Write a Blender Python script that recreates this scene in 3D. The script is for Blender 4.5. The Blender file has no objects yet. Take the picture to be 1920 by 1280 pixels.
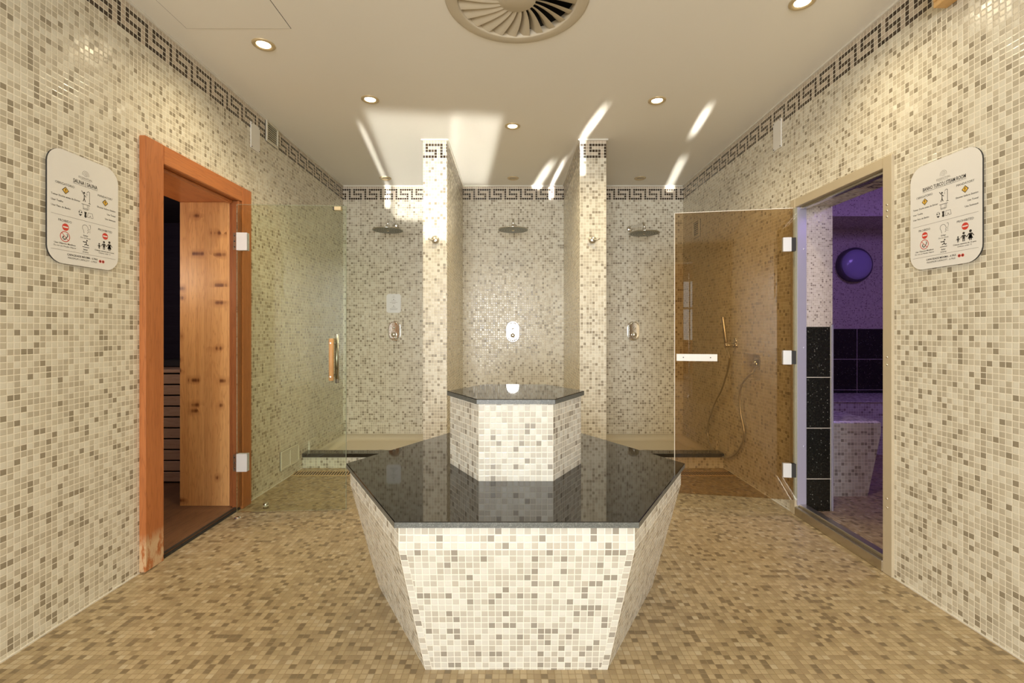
import bpy, math, random
from mathutils import Vector, Matrix
random.seed(4)
sc = bpy.context.scene
COL = sc.collection
PI = math.pi

# ------------------------------------------------------------ camera, world, exposure
W = 1.73          # half width of the room
H = 2.604         # ceiling height
YB = 4.843        # back wall
P = 0.0226        # mosaic pitch
EYE = 1.116
cd = bpy.data.cameras.new('camera'); cam = bpy.data.objects.new('camera', cd); COL.objects.link(cam)
cam.location = (0, 0, EYE); cam.rotation_euler = (PI/2, 0, 0)
cd.sensor_width = 36; cd.lens = 16.74; cd.shift_x = -2/1920; cd.shift_y = -18/1920; cd.clip_start = 0.02
sc.camera = cam
sc.view_settings.view_transform = 'Standard'; sc.view_settings.look = 'None'
sc.view_settings.gamma = 1; sc.view_settings.use_curve_mapping = False
sc.view_settings.exposure = 0.03
sc.cycles.use_denoising = True
sc.cycles.max_bounces = 10; sc.cycles.diffuse_bounces = 6; sc.cycles.transparent_max_bounces = 16
sc.cycles.glossy_bounces = 5; sc.cycles.sample_clamp_indirect = 6
wd = bpy.data.worlds.new('world'); sc.world = wd; wd.use_nodes = True
wb = wd.node_tree.nodes['Background']; wb.inputs[0].default_value = (0.86, 0.93, 1.0, 1); wb.inputs[1].default_value = 3.0

def lamp(name, kind, loc, energy, color=(1, 1, 1), target=None, **kw):
    l = bpy.data.lights.new(name, kind); o = bpy.data.objects.new(name, l); COL.objects.link(o)
    l.energy = energy; l.color = color; o.location = loc
    for k, v in kw.items(): setattr(l, k, v)
    if target is not None:
        o.rotation_euler = (Vector(target) - Vector(loc)).to_track_quat('-Z', 'Y').to_euler()
    return o
# daylight through the glazed entrance and the pool hall windows behind the camera
DAY = (0.94, 0.97, 1.0)
lamp('daylight_entrance', 'AREA', (-0.35, -2.7, 1.25), 102, DAY, (-0.35, 3, 1.35), shape='RECTANGLE', size=1.9, size_y=2.1)
lamp('daylight_hall', 'AREA', (-1.4, -6.6, 1.5), 250, (0.95, 0.97, 1.0), (0, 0, 1.2), shape='RECTANGLE', size=3.6, size_y=2.0)
# sun glints thrown up by the glass and water of the hall onto ceiling and shower walls
def glint(name, a, b, wdt, hgt, e, spread=1.2):
    a = Vector(a); b = Vector(b)
    return lamp(name, 'AREA', a, e, (1.0, 0.97, 0.88), b, shape='RECTANGLE', size=wdt, size_y=hgt, spread=math.radians(spread))
GL = []
def ceil_glint(name, x0, y0, x1, y1, wdt, hgt, e, slope=0.13, spread=1.2, yl=-2.3):
    # a beam that grazes the ceiling from (x0,y0) to (x1,y1)
    kx = (x1-x0)/(y1-y0)
    sx = x0 + kx*(yl-y0); z0 = H - slope*(y0-yl) - hgt*0.5
    return glint(name, (sx, yl, z0), (sx+kx*8, yl+8, z0+slope*8), wdt, hgt, e, spread)
ceil_glint('sun_glint_wide', -0.70, 3.32, -0.895, 4.8, 0.62, 0.86, 2.7, 0.35, 1.2, -1.2)
ceil_glint('sun_glint_wide', -0.25, 3.32, -0.44, 4.8, 0.34, 0.50, 1.1, 0.35, 1.2, -1.2)
ceil_glint('sun_glint', 0.60, 3.20, 0.529, 3.69, 0.055, 0.055, 0.16, 0.13, 0.5)
ceil_glint('sun_glint', 1.30, 3.18, 1.351, 3.57, 0.05, 0.05, 0.13, 0.13, 0.5)
ceil_glint('sun_glint', 1.46, 4.1, 1.585, 4.8, 0.07, 0.14, 0.26, 0.13, 0.5)
ceil_glint('sun_glint', 0.442, 4.15, 0.392, 4.8, 0.028, 0.22, 0.32, 0.13, 0.4)
ceil_glint('sun_glint', 0.33, 4.25, 0.25, 4.8, 0.07, 0.10, 0.28, 0.13, 0.6)
ceil_glint('sun_glint', -1.10, 3.45, -1.27, 4.8, 0.035, 0.40, 0.30, 0.13, 0.5)
ceil_glint('sun_glint', 0.542, 3.60, 0.535, 3.68, 0.03, 0.28, 0.14, 0.13, 0.5)
# ------------------------------------------------------------ node helpers
def new_mat(name):
    m = bpy.data.materials.new(name); m.use_nodes = True
    nt = m.node_tree; b = nt.nodes['Principled BSDF']
    return m, nt, b
def sv(nt, sock, v):
    if hasattr(v, 'links'): nt.links.new(v, sock)
    elif isinstance(v, (tuple, list)) and len(v) == 3 and sock.type == 'RGBA': sock.default_value = (*v, 1)
    else: sock.default_value = v
def MA(nt, op, a, b=0.0, c=0.0):
    n = nt.nodes.new('ShaderNodeMath'); n.operation = op
    sv(nt, n.inputs[0], a); sv(nt, n.inputs[1], b); sv(nt, n.inputs[2], c)
    return n.outputs[0]
def MIX(nt, f, a, b, mode='MIX'):
    n = nt.nodes.new('ShaderNodeMix'); n.data_type = 'RGBA'; n.blend_type = mode
    sv(nt, n.inputs[0], f); sv(nt, n.inputs[6], a); sv(nt, n.inputs[7], b)
    return n.outputs[2]
def RAMP(nt, f, stops, interp='LINEAR'):
    n = nt.nodes.new('ShaderNodeValToRGB'); cr = n.color_ramp; cr.interpolation = interp
    while len(cr.elements) < len(stops): cr.elements.new(0.5)
    for e, (p, c) in zip(cr.elements, stops):
        e.position = p; e.color = (*c, 1) if len(c) == 3 else c
    sv(nt, n.inputs[0], f)
    return n.outputs[0]
def MR(nt, v, a, b, c=0.0, d=1.0):
    n = nt.nodes.new('ShaderNodeMapRange'); n.clamp = True
    sv(nt, n.inputs[0], v); n.inputs[1].default_value = a; n.inputs[2].default_value = b
    n.inputs[3].default_value = c; n.inputs[4].default_value = d
    return n.outputs[0]
def NOISE(nt, vec, scale, detail=3, rough=0.5):
    n = nt.nodes.new('ShaderNodeTexNoise'); sv(nt, n.inputs['Vector'], vec)
    n.inputs['Scale'].default_value = scale; n.inputs['Detail'].default_value = detail; n.inputs['Roughness'].default_value = rough
    return n.outputs[0]
def MAPV(nt, vec, scale=(1, 1, 1), loc=(0, 0, 0)):
    n = nt.nodes.new('ShaderNodeMapping'); sv(nt, n.inputs[0], vec)
    n.inputs['Scale'].default_value = scale; n.inputs['Location'].default_value = loc
    return n.outputs[0]
def XYZ(nt, vec):
    n = nt.nodes.new('ShaderNodeSeparateXYZ'); sv(nt, n.inputs[0], vec); return n.outputs
def CMB(nt, x, y, z=0.0):
    n = nt.nodes.new('ShaderNodeCombineXYZ'); sv(nt, n.inputs[0], x); sv(nt, n.inputs[1], y); sv(nt, n.inputs[2], z); return n.outputs[0]
def UV(nt): return nt.nodes.new('ShaderNodeUVMap').outputs[0]
def BUMP(nt, b, h, dist=0.001, strength=1.0):
    n = nt.nodes.new('ShaderNodeBump'); n.inputs['Strength'].default_value = strength; n.inputs['Distance'].default_value = dist
    sv(nt, n.inputs['Height'], h); nt.links.new(n.outputs[0], b.inputs['Normal'])

def plain(name, col, rough=0.5, metal=0.0, spec=0.5, emit=None, es=0):
    m, nt, b = new_mat(name)
    b.inputs['Base Color'].default_value = (*col, 1); b.inputs['Roughness'].default_value = rough
    b.inputs['Metallic'].default_value = metal; b.inputs['Specular IOR Level'].default_value = spec
    if emit: b.inputs['Emission Color'].default_value = (*emit, 1); b.inputs['Emission Strength'].default_value = es
    return m

TILE4 = [(0.0, (0.72, 0.69, 0.58)), (0.33, (0.61, 0.565, 0.455)), (0.62, (0.53, 0.485, 0.385)), (0.84, (0.66, 0.63, 0.52)), (0.885, (0.33, 0.29, 0.215))]
FLOOR4 = [(0.0, (0.47, 0.375, 0.23)), (0.30, (0.405, 0.32, 0.19)), (0.58, (0.35, 0.27, 0.16)), (0.80, (0.225, 0.172, 0.10)), (0.93, (0.52, 0.44, 0.30))]
def mosaic(name, stops, grout, pitch=P, gw=0.10, band=False, rough=0.22, uo=0, tilt=0.35, seed=0.0, wear=0.0):
    m, nt, b = new_mat(name)
    s = XYZ(nt, UV(nt))
    u = MA(nt, 'DIVIDE', s[0], pitch); v = MA(nt, 'DIVIDE', MA(nt, 'SUBTRACT', 2.594, s[1]), pitch)
    iu = MA(nt, 'FLOOR', u); iv = MA(nt, 'FLOOR', v)
    fu = MA(nt, 'SUBTRACT', MA(nt, 'FRACT', u), 0.5); fv = MA(nt, 'SUBTRACT', MA(nt, 'FRACT', v), 0.5)
    wn = nt.nodes.new('ShaderNodeTexWhiteNoise'); wn.noise_dimensions = '3D'
    nt.links.new(CMB(nt, iu, iv, seed+0.37), wn.inputs['Vector'])
    wc = XYZ(nt, wn.outputs['Color'])
    col = RAMP(nt, wn.outputs['Value'], stops, 'CONSTANT')
    # small tone differences from tile to tile and veining inside each stone tile
    col = MIX(nt, MR(nt, wc[0], 0, 1, 0.0, 0.16), col, (0.95, 0.9, 0.8), 'MULTIPLY')
    col = MIX(nt, MR(nt, wc[1], 0, 1, 0.0, 0.22), col, (0.62, 0.56, 0.45), 'MULTIPLY')
    if band:
        r = MA(nt, 'SUBTRACT', iv, 1.0)
        cx = MA(nt, 'FLOORED_MODULO', MA(nt, 'ADD', iu, uo), 7.0)
        tot = 0.0
        for k, msk in enumerate((125, 5, 61, 33, 63)):
            t = MA(nt, 'MULTIPLY', MA(nt, 'COMPARE', r, float(k), 0.2), float(msk)); tot = MA(nt, 'ADD', t, tot)
        bit = MA(nt, 'FLOORED_MODULO', MA(nt, 'FLOOR', MA(nt, 'DIVIDE', tot, MA(nt, 'POWER', 2.0, cx))), 2.0)
        bit = MA(nt, 'GREATER_THAN', bit, 0.5)
        inb = MA(nt, 'MULTIPLY', MA(nt, 'GREATER_THAN', iv, -0.5), MA(nt, 'LESS_THAN', iv, 5.5))
        bg = MIX(nt, MR(nt, wc[2], 0, 1), (0.50, 0.42, 0.33), (0.58, 0.50, 0.40))
        col = MIX(nt, inb, col, bg)
        dk = MIX(nt, MR(nt, wc[2], 0, 1), (0.035, 0.022, 0.012), (0.075, 0.05, 0.03))
        col = MIX(nt, bit, col, dk)
    edge = MA(nt, 'MAXIMUM', MA(nt, 'ABSOLUTE', fu), MA(nt, 'ABSOLUTE', fv))
    g = MR(nt, edge, 0.5-gw*0.75, 0.5-gw*0.45)
    gcol = grout
    if wear > 0:
        nz = NOISE(nt, CMB(nt, s[0], s[1], 0.0), 1.3, 4)
        f = MR(nt, nz, 0.5, 0.72, 0.0, wear)
        col = MIX(nt, f, col, (0.80, 0.72, 0.55), 'MULTIPLY')
    col = MIX(nt, g, col, gcol)
    nt.links.new(col, b.inputs['Base Color'])
    rr = MR(nt, wc[1], 0, 1, rough*0.75, rough*1.5)
    nt.links.new(MA(nt, 'ADD', rr, MA(nt, 'MULTIPLY', g, 0.4)), b.inputs['Roughness'])
    b.inputs['Specular IOR Level'].default_value = 0.45
    hgt = MA(nt, 'SUBTRACT', MA(nt, 'MULTIPLY', MR(nt, edge, 0.5-gw*1.4, 0.5-gw*0.4, 1, 0), 0.8), 0.0)
    tl = MA(nt, 'ADD', MA(nt, 'MULTIPLY', fu, MA(nt, 'SUBTRACT', wc[0], 0.5)), MA(nt, 'MULTIPLY', fv, MA(nt, 'SUBTRACT', wc[2], 0.5)))
    hgt = MA(nt, 'ADD', hgt, MA(nt, 'MULTIPLY', tl, tilt))
    wv = NOISE(nt, CMB(nt, s[0], s[1], 0.0), 130.0, 1)
    hgt = MA(nt, 'ADD', hgt, MA(nt, 'MULTIPLY', wv, 0.35))
    BUMP(nt, b, hgt, 0.0009, 0.6)
    return m

def granite(name, base, speck, rough=0.05, scale=420, thr=(0.62, 0.75), spec=0.5, tiles=None):
    m, nt, b = new_mat(name)
    tc = nt.nodes.new('ShaderNodeTexCoord').outputs['Object']
    n1 = NOISE(nt, tc, scale, 4, 0.7); n2 = NOISE(nt, tc, scale*0.3, 3, 0.6)
    f = MA(nt, 'MULTIPLY', MR(nt, n1, *thr), MR(nt, n2, 0.4, 0.7, 0.3, 1.0))
    col = MIX(nt, f, base, speck)
    if tiles:
        s = XYZ(nt, UV(nt)); pt, z0, x0 = tiles
        fz = MA(nt, 'ABSOLUTE', MA(nt, 'SUBTRACT', MA(nt, 'FRACT', MA(nt, 'DIVIDE', MA(nt, 'SUBTRACT', s[1], z0), pt)), 0.5))
        fx = MA(nt, 'ABSOLUTE', MA(nt, 'SUBTRACT', MA(nt, 'FRACT', MA(nt, 'DIVIDE', MA(nt, 'SUBTRACT', s[0], x0), pt)), 0.5))
        e = MA(nt, 'MAXIMUM', fz, fx)
        # sparkling flecks
        vo = nt.nodes.new('ShaderNodeTexVoronoi'); nt.links.new(tc, vo.inputs['Vector']); vo.inputs['Scale'].default_value = 75
        vc = XYZ(nt, vo.outputs['Color'])
        fl = MA(nt, 'MULTIPLY', MR(nt, vo.outputs['Distance'], 0.12, 0.3, 1, 0), MA(nt, 'GREATER_THAN', vc[0], 0.8))
        col = MIX(nt, fl, col, (0.20, 0.20, 0.17))
        col = MIX(nt, MR(nt, e, 0.4925, 0.4945), col, (0.72, 0.66, 0.56))
    nt.links.new(col, b.inputs['Base Color']); b.inputs['Roughness'].default_value = rough
    b.inputs['Specular IOR Level'].default_value = spec
    return m

def wood(name, c_dark, c_mid, c_light, along='Z', rough=0.4, plank=None, knots=0.0, worn=None, scale=1.0, spec=0.4):
    m, nt, b = new_mat(name)
    tc = nt.nodes.new('ShaderNodeTexCoord').outputs['Object']
    s = XYZ(nt, tc)
    ax = {'X': (s[0], s[1], s[2]), 'Y': (s[1], s[0], s[2]), 'Z': (s[2], s[0], s[1])}[along]
    L, A, B = ax
    pid = 0.0
    if plank:
        pid = MA(nt, 'FLOOR', MA(nt, 'DIVIDE', MA(nt, 'ADD', A, 10.0), plank))
    v = CMB(nt, MA(nt, 'MULTIPLY', A, 9.0*scale), MA(nt, 'MULTIPLY', B, 9.0*scale), MA(nt, 'ADD', MA(nt, 'MULTIPLY', L, 0.8*scale), MA(nt, 'MULTIPLY', pid, 7.3)))
    n1 = NOISE(nt, v, 1.6, 4, 0.55)
    rings = MA(nt, 'FRACT', MA(nt, 'MULTIPLY', n1, 14.0))
    rings = MR(nt, MA(nt, 'ABSOLUTE', MA(nt, 'SUBTRACT', rings, 0.5)), 0.0, 0.5, 0, 1)
    n2 = NOISE(nt, MAPV(nt, v, (14, 14, 1)), 2.5, 3, 0.6)
    col = MIX(nt, MR(nt, n1, 0.3, 0.7), c_mid, c_light)
    col = MIX(nt, MA(nt, 'MULTIPLY', MA(nt, 'POWER', rings, 3.0), 0.34), col, c_dark)
    col = MIX(nt, MR(nt, n2, 0.5, 0.8, 0, 0.3), col, c_dark)
    if knots > 0:
        kv = CMB(nt, MA(nt, 'ADD', MA(nt, 'MULTIPLY', A, 7.5), MA(nt, 'MULTIPLY', n1, 1.6)), MA(nt, 'MULTIPLY', L, 12.5), MA(nt, 'MULTIPLY', pid, 3.1))
        dv = nt.nodes.new('ShaderNodeTexVoronoi'); nt.links.new(kv, dv.inputs['Vector']); dv.inputs['Scale'].default_value = 1.0
        dv.voronoi_dimensions = '2D'
        kc = XYZ(nt, dv.outputs['Color'])
        on = MA(nt, 'GREATER_THAN', kc[0], 1-knots)
        kn = MA(nt, 'MULTIPLY', MR(nt, dv.outputs['Distance'], 0.06, 0.20, 1, 0), on)
        halo = MA(nt, 'MULTIPLY', MR(nt, dv.outputs['Distance'], 0.12, 0.5, 0.5, 0), on)
        col = MIX(nt, halo, col, c_dark)
        col = MIX(nt, kn, col, (0.15, 0.05, 0.014))
    if plank:
        fe = MA(nt, 'FRACT', MA(nt, 'DIVIDE', MA(nt, 'ADD', A, 10.0), plank))
        wn = nt.nodes.new('ShaderNodeTexWhiteNoise'); wn.noise_dimensions = '1D'; nt.links.new(pid, wn.inputs['W'])
        col = MIX(nt, MR(nt, wn.outputs['Value'], 0, 1, 0, 0.4), col, c_dark)
        ed = MA(nt, 'ABSOLUTE', MA(nt, 'SUBTRACT', fe, 0.5))
        col = MIX(nt, MR(nt, ed, 0.485, 0.497, 0, 0.75 if knots == 0 else 0.25), col, (0.03, 0.012, 0.005))
    if worn:
        nz = NOISE(nt, MAPV(nt, tc, (30, 30, 9)), 1.5, 5, 0.7)
        top = MR(nt, s[2], worn-0.03, worn+0.03, 1, 0)
        f = MA(nt, 'MULTIPLY', top, MR(nt, nz, 0.42, 0.52))
        col = MIX(nt, f, col, (0.62, 0.42, 0.24))
    nt.links.new(col, b.inputs['Base Color']); b.inputs['Roughness'].default_value = rough
    b.inputs['Specular IOR Level'].default_value = spec
    BUMP(nt, b, n2, 0.0008, 0.4)
    return m

def glass(name, tint, refl=1.0, rough=0.0):
    m = bpy.data.materials.new(name); m.use_nodes = True; nt = m.node_tree
    nt.nodes.remove(nt.nodes['Principled BSDF']); out = nt.nodes['Material Output']
    t = nt.nodes.new('ShaderNodeBsdfTransparent'); t.inputs[0].default_value = (*tint, 1)
    g = nt.nodes.new('ShaderNodeBsdfGlossy'); g.inputs['Roughness'].default_value = rough
    fr = nt.nodes.new('ShaderNodeFresnel'); fr.inputs[0].default_value = 1.5
    mx = nt.nodes.new('ShaderNodeMixShader')
    nt.links.new(MA(nt, 'MULTIPLY', fr.outputs[0], refl), mx.inputs[0])
    nt.links.new(t.outputs[0], mx.inputs[1]); nt.links.new(g.outputs[0], mx.inputs[2]); nt.links.new(mx.outputs[0], out.inputs[0])
    return m

GROUT = (0.84, 0.79, 0.66)
M = {}
M['wall'] = mosaic('wall_mosaic', TILE4, GROUT, band=True, uo=4)
M['wallL'] = mosaic('wall_mosaic_left', TILE4, GROUT, band=True, uo=6, seed=3.0)
M['wallR'] = mosaic('wall_mosaic_right', TILE4, GROUT, band=True, uo=2, seed=5.0)
TILE_DAYLIT = [(0.0, (0.70, 0.685, 0.61)), (0.33, (0.60, 0.57, 0.495)), (0.62, (0.545, 0.51, 0.435)), (0.84, (0.66, 0.64, 0.565)), (0.885, (0.345, 0.315, 0.265))]  # wall palette made cooler; daylight on the bench is put into the colour
M['tile'] = mosaic('bench_mosaic_daylit', TILE_DAYLIT, (0.82, 0.78, 0.67), seed=8.0)
TILES_ = [(0.0, (0.68, 0.60, 0.53)), (0.35, (0.60, 0.52, 0.45)), (0.65, (0.54, 0.46, 0.40)), (0.85, (0.64, 0.56, 0.50)), (0.91, (0.30, 0.24, 0.20))]
M['small'] = mosaic('fine_mosaic', TILES_, (0.74, 0.66, 0.59), pitch=0.0115, gw=0.13, seed=9.0)
M['floor'] = mosaic('floor_mosaic', FLOOR4, (0.30, 0.22, 0.12), gw=0.07, rough=0.3, seed=2.0, wear=0.5)
M['ceiling'] = plain('ceiling_paint', (0.88, 0.85, 0.77), 0.75, spec=0.2)
M['trimw'] = plain('white_trim', (0.74, 0.71, 0.63), 0.5)
M['granite'] = granite('black_polished_granite', (0.012, 0.011, 0.009), (0.075, 0.07, 0.055), 0.035, 260, (0.55, 0.75), 0.75)
M['gedge'] = granite('honed_granite_edge', (0.10, 0.105, 0.095), (0.33, 0.34, 0.31), 0.30, 300, (0.45, 0.7), 0.5)
M['gtile'] = granite('dark_granite_tile', (0.012, 0.012, 0.009), (0.07, 0.07, 0.05), 0.12, 90, (0.5, 0.8), 0.5, tiles=(0.314, -0.107, 0.08))
M['chrome'] = plain('chrome', (0.78, 0.77, 0.74), 0.09, 1.0)
M['steel'] = plain('brushed_steel', (0.62, 0.60, 0.56), 0.25, 1.0)
M['spray'] = plain('grey_spray_plate', (0.20, 0.21, 0.17), 0.3, 0.4)
M['satin'] = plain('satin_nickel', (0.62, 0.58, 0.50), 0.32, 1.0)
M['white'] = plain('white_plastic', (0.82, 0.80, 0.74), 0.35)
M['silver'] = plain('satin_silver', (0.80, 0.80, 0.78), 0.45, 0.35)
M['sign'] = plain('sign_white', (0.80, 0.79, 0.76), 0.3)
M['black'] = plain('black_print', (0.025, 0.022, 0.02), 0.5)
M['grey'] = plain('grey_print', (0.25, 0.23, 0.21), 0.5)
M['red'] = plain('red_print', (0.62, 0.05, 0.03), 0.4)
M['yellow'] = plain('yellow_print', (0.75, 0.45, 0.05), 0.4)
M['dark'] = plain('dark_void', (0.02, 0.017, 0.012), 0.8)
M['rubber'] = plain('dark_rubber', (0.03, 0.028, 0.025), 0.6)
M['beige'] = plain('beige_metal', (0.55, 0.47, 0.33), 0.4, 0.15)
M['lav'] = plain('violet_lit_metal', (0.48, 0.46, 0.58), 0.35, 0.3)  # violet light from the steam room is mixed into this base colour
M['louvre'] = plain('cream_plastic', (0.66, 0.62, 0.50), 0.45)
M['diff'] = plain('cream_enamel', (0.60, 0.53, 0.40), 0.45)
M['gold'] = plain('champagne_ring', (0.62, 0.50, 0.30), 0.38, 0.4)
M['lampoff'] = plain('lamp_glass_off', (0.55, 0.45, 0.30), 0.25)
M['lampon'] = plain('lamp_glass_on', (1, 0.9, 0.7), 0.3, emit=(1.0, 0.83, 0.52), es=9)
M['tray'] = plain('cream_acrylic', (0.80, 0.73, 0.57), 0.25)
M['cedar'] = wood('red_cedar', (0.20, 0.055, 0.016), (0.44, 0.145, 0.042), (0.52, 0.185, 0.058), 'Z', 0.38)
M['stop'] = wood('dark_cedar_moulding', (0.08, 0.02, 0.006), (0.26, 0.085, 0.026), (0.33, 0.115, 0.036), 'Z', 0.35)
M['cedarw'] = wood('red_cedar_worn', (0.20, 0.055, 0.016), (0.44, 0.145, 0.042), (0.52, 0.185, 0.058), 'Z', 0.42, worn=0.15)
M['cedarh'] = wood('red_cedar_head', (0.22, 0.06, 0.018), (0.46, 0.155, 0.045), (0.54, 0.20, 0.062), 'Y', 0.38)
M['pine'] = wood('knotty_pine', (0.34, 0.13, 0.035), (0.76, 0.40, 0.145), (0.86, 0.50, 0.20), 'Z', 0.42, plank=0.0482, knots=0.26)
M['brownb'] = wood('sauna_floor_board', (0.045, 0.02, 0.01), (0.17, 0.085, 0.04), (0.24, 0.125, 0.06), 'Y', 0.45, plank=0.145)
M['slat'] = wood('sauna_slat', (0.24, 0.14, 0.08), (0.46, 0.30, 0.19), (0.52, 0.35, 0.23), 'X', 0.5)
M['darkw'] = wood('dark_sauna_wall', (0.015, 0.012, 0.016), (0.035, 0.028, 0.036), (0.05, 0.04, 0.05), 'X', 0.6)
M['blond'] = wood('blond_wood', (0.45, 0.24, 0.08), (0.66, 0.40, 0.15), (0.74, 0.48, 0.2), 'Y', 0.4)
M['handlew'] = wood('handle_wood', (0.35, 0.16, 0.05), (0.60, 0.32, 0.12), (0.66, 0.38, 0.16), 'Z', 0.4, scale=2.0)
M['glassC'] = glass('clear_glass', (0.94, 0.965, 0.90), 0.9)
M['glassB'] = glass('bronze_glass', (0.76, 0.655, 0.50), 1.0)
M['glassW'] = glass('window_glass', (0.95, 0.97, 0.96), 1.0)
M['gedgeG'] = plain('glass_edge_green', (0.30, 0.36, 0.27), 0.15)
M['gedgeW'] = plain('glass_edge_highlight', (0.93, 0.88, 0.76), 0.12)  # near-white base paints in the light caught by the polished edge
M['dome'] = plain('dome_lens', (0.42, 0.38, 0.66), 0.18)
M['domer'] = plain('dome_rim', (0.10, 0.08, 0.12), 0.4)
M['grate'] = plain('tan_grate', (0.52, 0.36, 0.18), 0.45)
M['orange'] = wood('orange_hall_wood', (0.30, 0.11, 0.04), (0.55, 0.24, 0.09), (0.62, 0.30, 0.12), 'Z', 0.4, plank=0.12)
M['hose'] = plain('metal_hose', (0.55, 0.53, 0.48), 0.28, 0.75)
M['notice'] = plain('notice_white', (0.86, 0.88, 0.90), 0.3)
M['hallw'] = plain('hall_wall', (0.62, 0.50, 0.38), 0.6)

# ------------------------------------------------------------ mesh builder
ROOTS = {}
class MB:
    def __init__(s): s.v = []; s.f = []; s.uv = []; s.mi = []; s.sm = []
    def face(s, pts, uv=None, mi=0, smooth=False):
        i = len(s.v); s.v += [Vector(p) for p in pts]; s.f.append(list(range(i, i+len(pts)))); s.uv.append(uv); s.mi.append(mi); s.sm.append(smooth)
    def box(s, x0, x1, y0, y1, z0, z1, mi=0, skip=''):
        a, b, c, d = (x0, y0, z0), (x1, y0, z0), (x1, y1, z0), (x0, y1, z0)
        e, f, g, h = (x0, y0, z1), (x1, y0, z1), (x1, y1, z1), (x0, y1, z1)
        for k, q in (('b', (d, c, b, a)), ('t', (e, f, g, h)), ('f', (a, b, f, e)), ('r', (b, c, g, f)), ('k', (c, d, h, g)), ('l', (d, a, e, h))):
            if k not in skip: s.face(q, mi=mi)
        return s
    def bbox(s, x0, x1, y0, y1, z0, z1, c=0.003, mi=0):
        # box with chamfered edges
        X, Y, Z = (x0, x1), (y0, y1), (z0, z1)
        c = min(c, (x1-x0)*0.45, (y1-y0)*0.45, (z1-z0)*0.45)
        def P_(i, j, k, ax):
            p = [X[i], Y[j], Z[k]]; sg = [(1, -1)[i], (1, -1)[j], (1, -1)[k]]
            for t in range(3):
                if t != ax: p[t] += sg[t]*c
            return tuple(p)
        for ax in range(3):
            for side in (0, 1):
                o = [t for t in range(3) if t != ax]
                q = []
                for a, b in ((0, 0), (1, 0), (1, 1), (0, 1)):
                    idx = [0, 0, 0]; idx[ax] = side; idx[o[0]] = a; idx[o[1]] = b; q.append(P_(*idx, ax))
                n = (Vector(q[1])-Vector(q[0])).cross(Vector(q[2])-Vector(q[0]))
                if (n[ax] > 0) != (side == 1): q.reverse()
                s.face(q, mi=mi)
        cen = Vector(((x0+x1)/2, (y0+y1)/2, (z0+z1)/2))
        def add(q):
            n = (Vector(q[1])-Vector(q[0])).cross(Vector(q[2])-Vector(q[0]))
            m_ = sum((Vector(p) for p in q), Vector())/len(q)
            if n.dot(m_-cen) < 0: q = q[::-1]
            s.face(q, mi=mi)
        for ax in range(3):
            o = [t for t in range(3) if t != ax]
            for a in (0, 1):
                for b in (0, 1):
                    i0 = [0, 0, 0]; i0[o[0]] = a; i0[o[1]] = b; i1 = list(i0); i1[ax] = 1
                    add([P_(*i0, o[0]), P_(*i1, o[0]), P_(*i1, o[1]), P_(*i0, o[1])])
        for i in (0, 1):
            for j in (0, 1):
                for k in (0, 1): add([P_(i, j, k, 0), P_(i, j, k, 1), P_(i, j, k, 2)])
        return s
    def lathe(s, prof, c=(0, 0, 0), ax='Z', n=32, mi=0, smooth=True):
        # prof: (r, h) list ; ax: axis
        def pt(r, h, t):
            a, b = r*math.cos(t), r*math.sin(t)
            p = {'Z': (a, b, h), 'Y': (b, h, a), 'X': (h, a, b)}[ax]
            return Vector(p)+Vector(c)
        for i in range(len(prof)-1):
            (r0, h0), (r1, h1) = prof[i], prof[i+1]
            for k in range(n):
                t0, t1 = 2*PI*k/n, 2*PI*(k+1)/n
                if r0 < 1e-6: q = [pt(0, h0, 0), pt(r1, h1, t1), pt(r1, h1, t0)]
                elif r1 < 1e-6: q = [pt(r0, h0, t0), pt(r0, h0, t1), pt(0, h1, 0)]
                else: q = [pt(r0, h0, t0), pt(r0, h0, t1), pt(r1, h1, t1), pt(r1, h1, t0)]
                s.face(q, mi=mi, smooth=smooth)
        return s
    def tube(s, pts, r, n=12, mi=0, caps=True):
        pts = [Vector(p) for p in pts]; R = r if isinstance(r, (list, tuple)) else [r]*len(pts)
        t = (pts[1]-pts[0]).normalized(); up = Vector((0, 0, 1)) if abs(t.z) < 0.9 else Vector((1, 0, 0))
        nrm = (up-t*up.dot(t)).normalized(); rings = []
        for i, p in enumerate(pts):
            a = pts[max(i-1, 0)]; b = pts[min(i+1, len(pts)-1)]; t = (b-a).normalized()
            nrm = (nrm-t*nrm.dot(t)).normalized(); bi = t.cross(nrm)
            rings.append([p+(nrm*math.cos(2*PI*k/n)+bi*math.sin(2*PI*k/n))*R[i] for k in range(n)])
        for i in range(len(rings)-1):
            for k in range(n):
                s.face([rings[i][k], rings[i][(k+1) % n], rings[i+1][(k+1) % n], rings[i+1][k]], mi=mi, smooth=True)
        if caps: s.face(rings[0][::-1], mi=mi); s.face(rings[-1], mi=mi)
        return s
    def prism(s, poly, z0, z1, mi=0, side=None):
        # poly ccw in xy
        s.face([(x, y, z1) for x, y in poly], mi=mi); s.face([(x, y, z0) for x, y in poly][::-1], mi=mi)
        n = len(poly)
        for i in range(n):
            a, b = poly[i], poly[(i+1) % n]
            s.face([(a[0], a[1], z0), (b[0], b[1], z0), (b[0], b[1], z1), (a[0], a[1], z1)], mi=mi if side is None else side)
        return s
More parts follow.
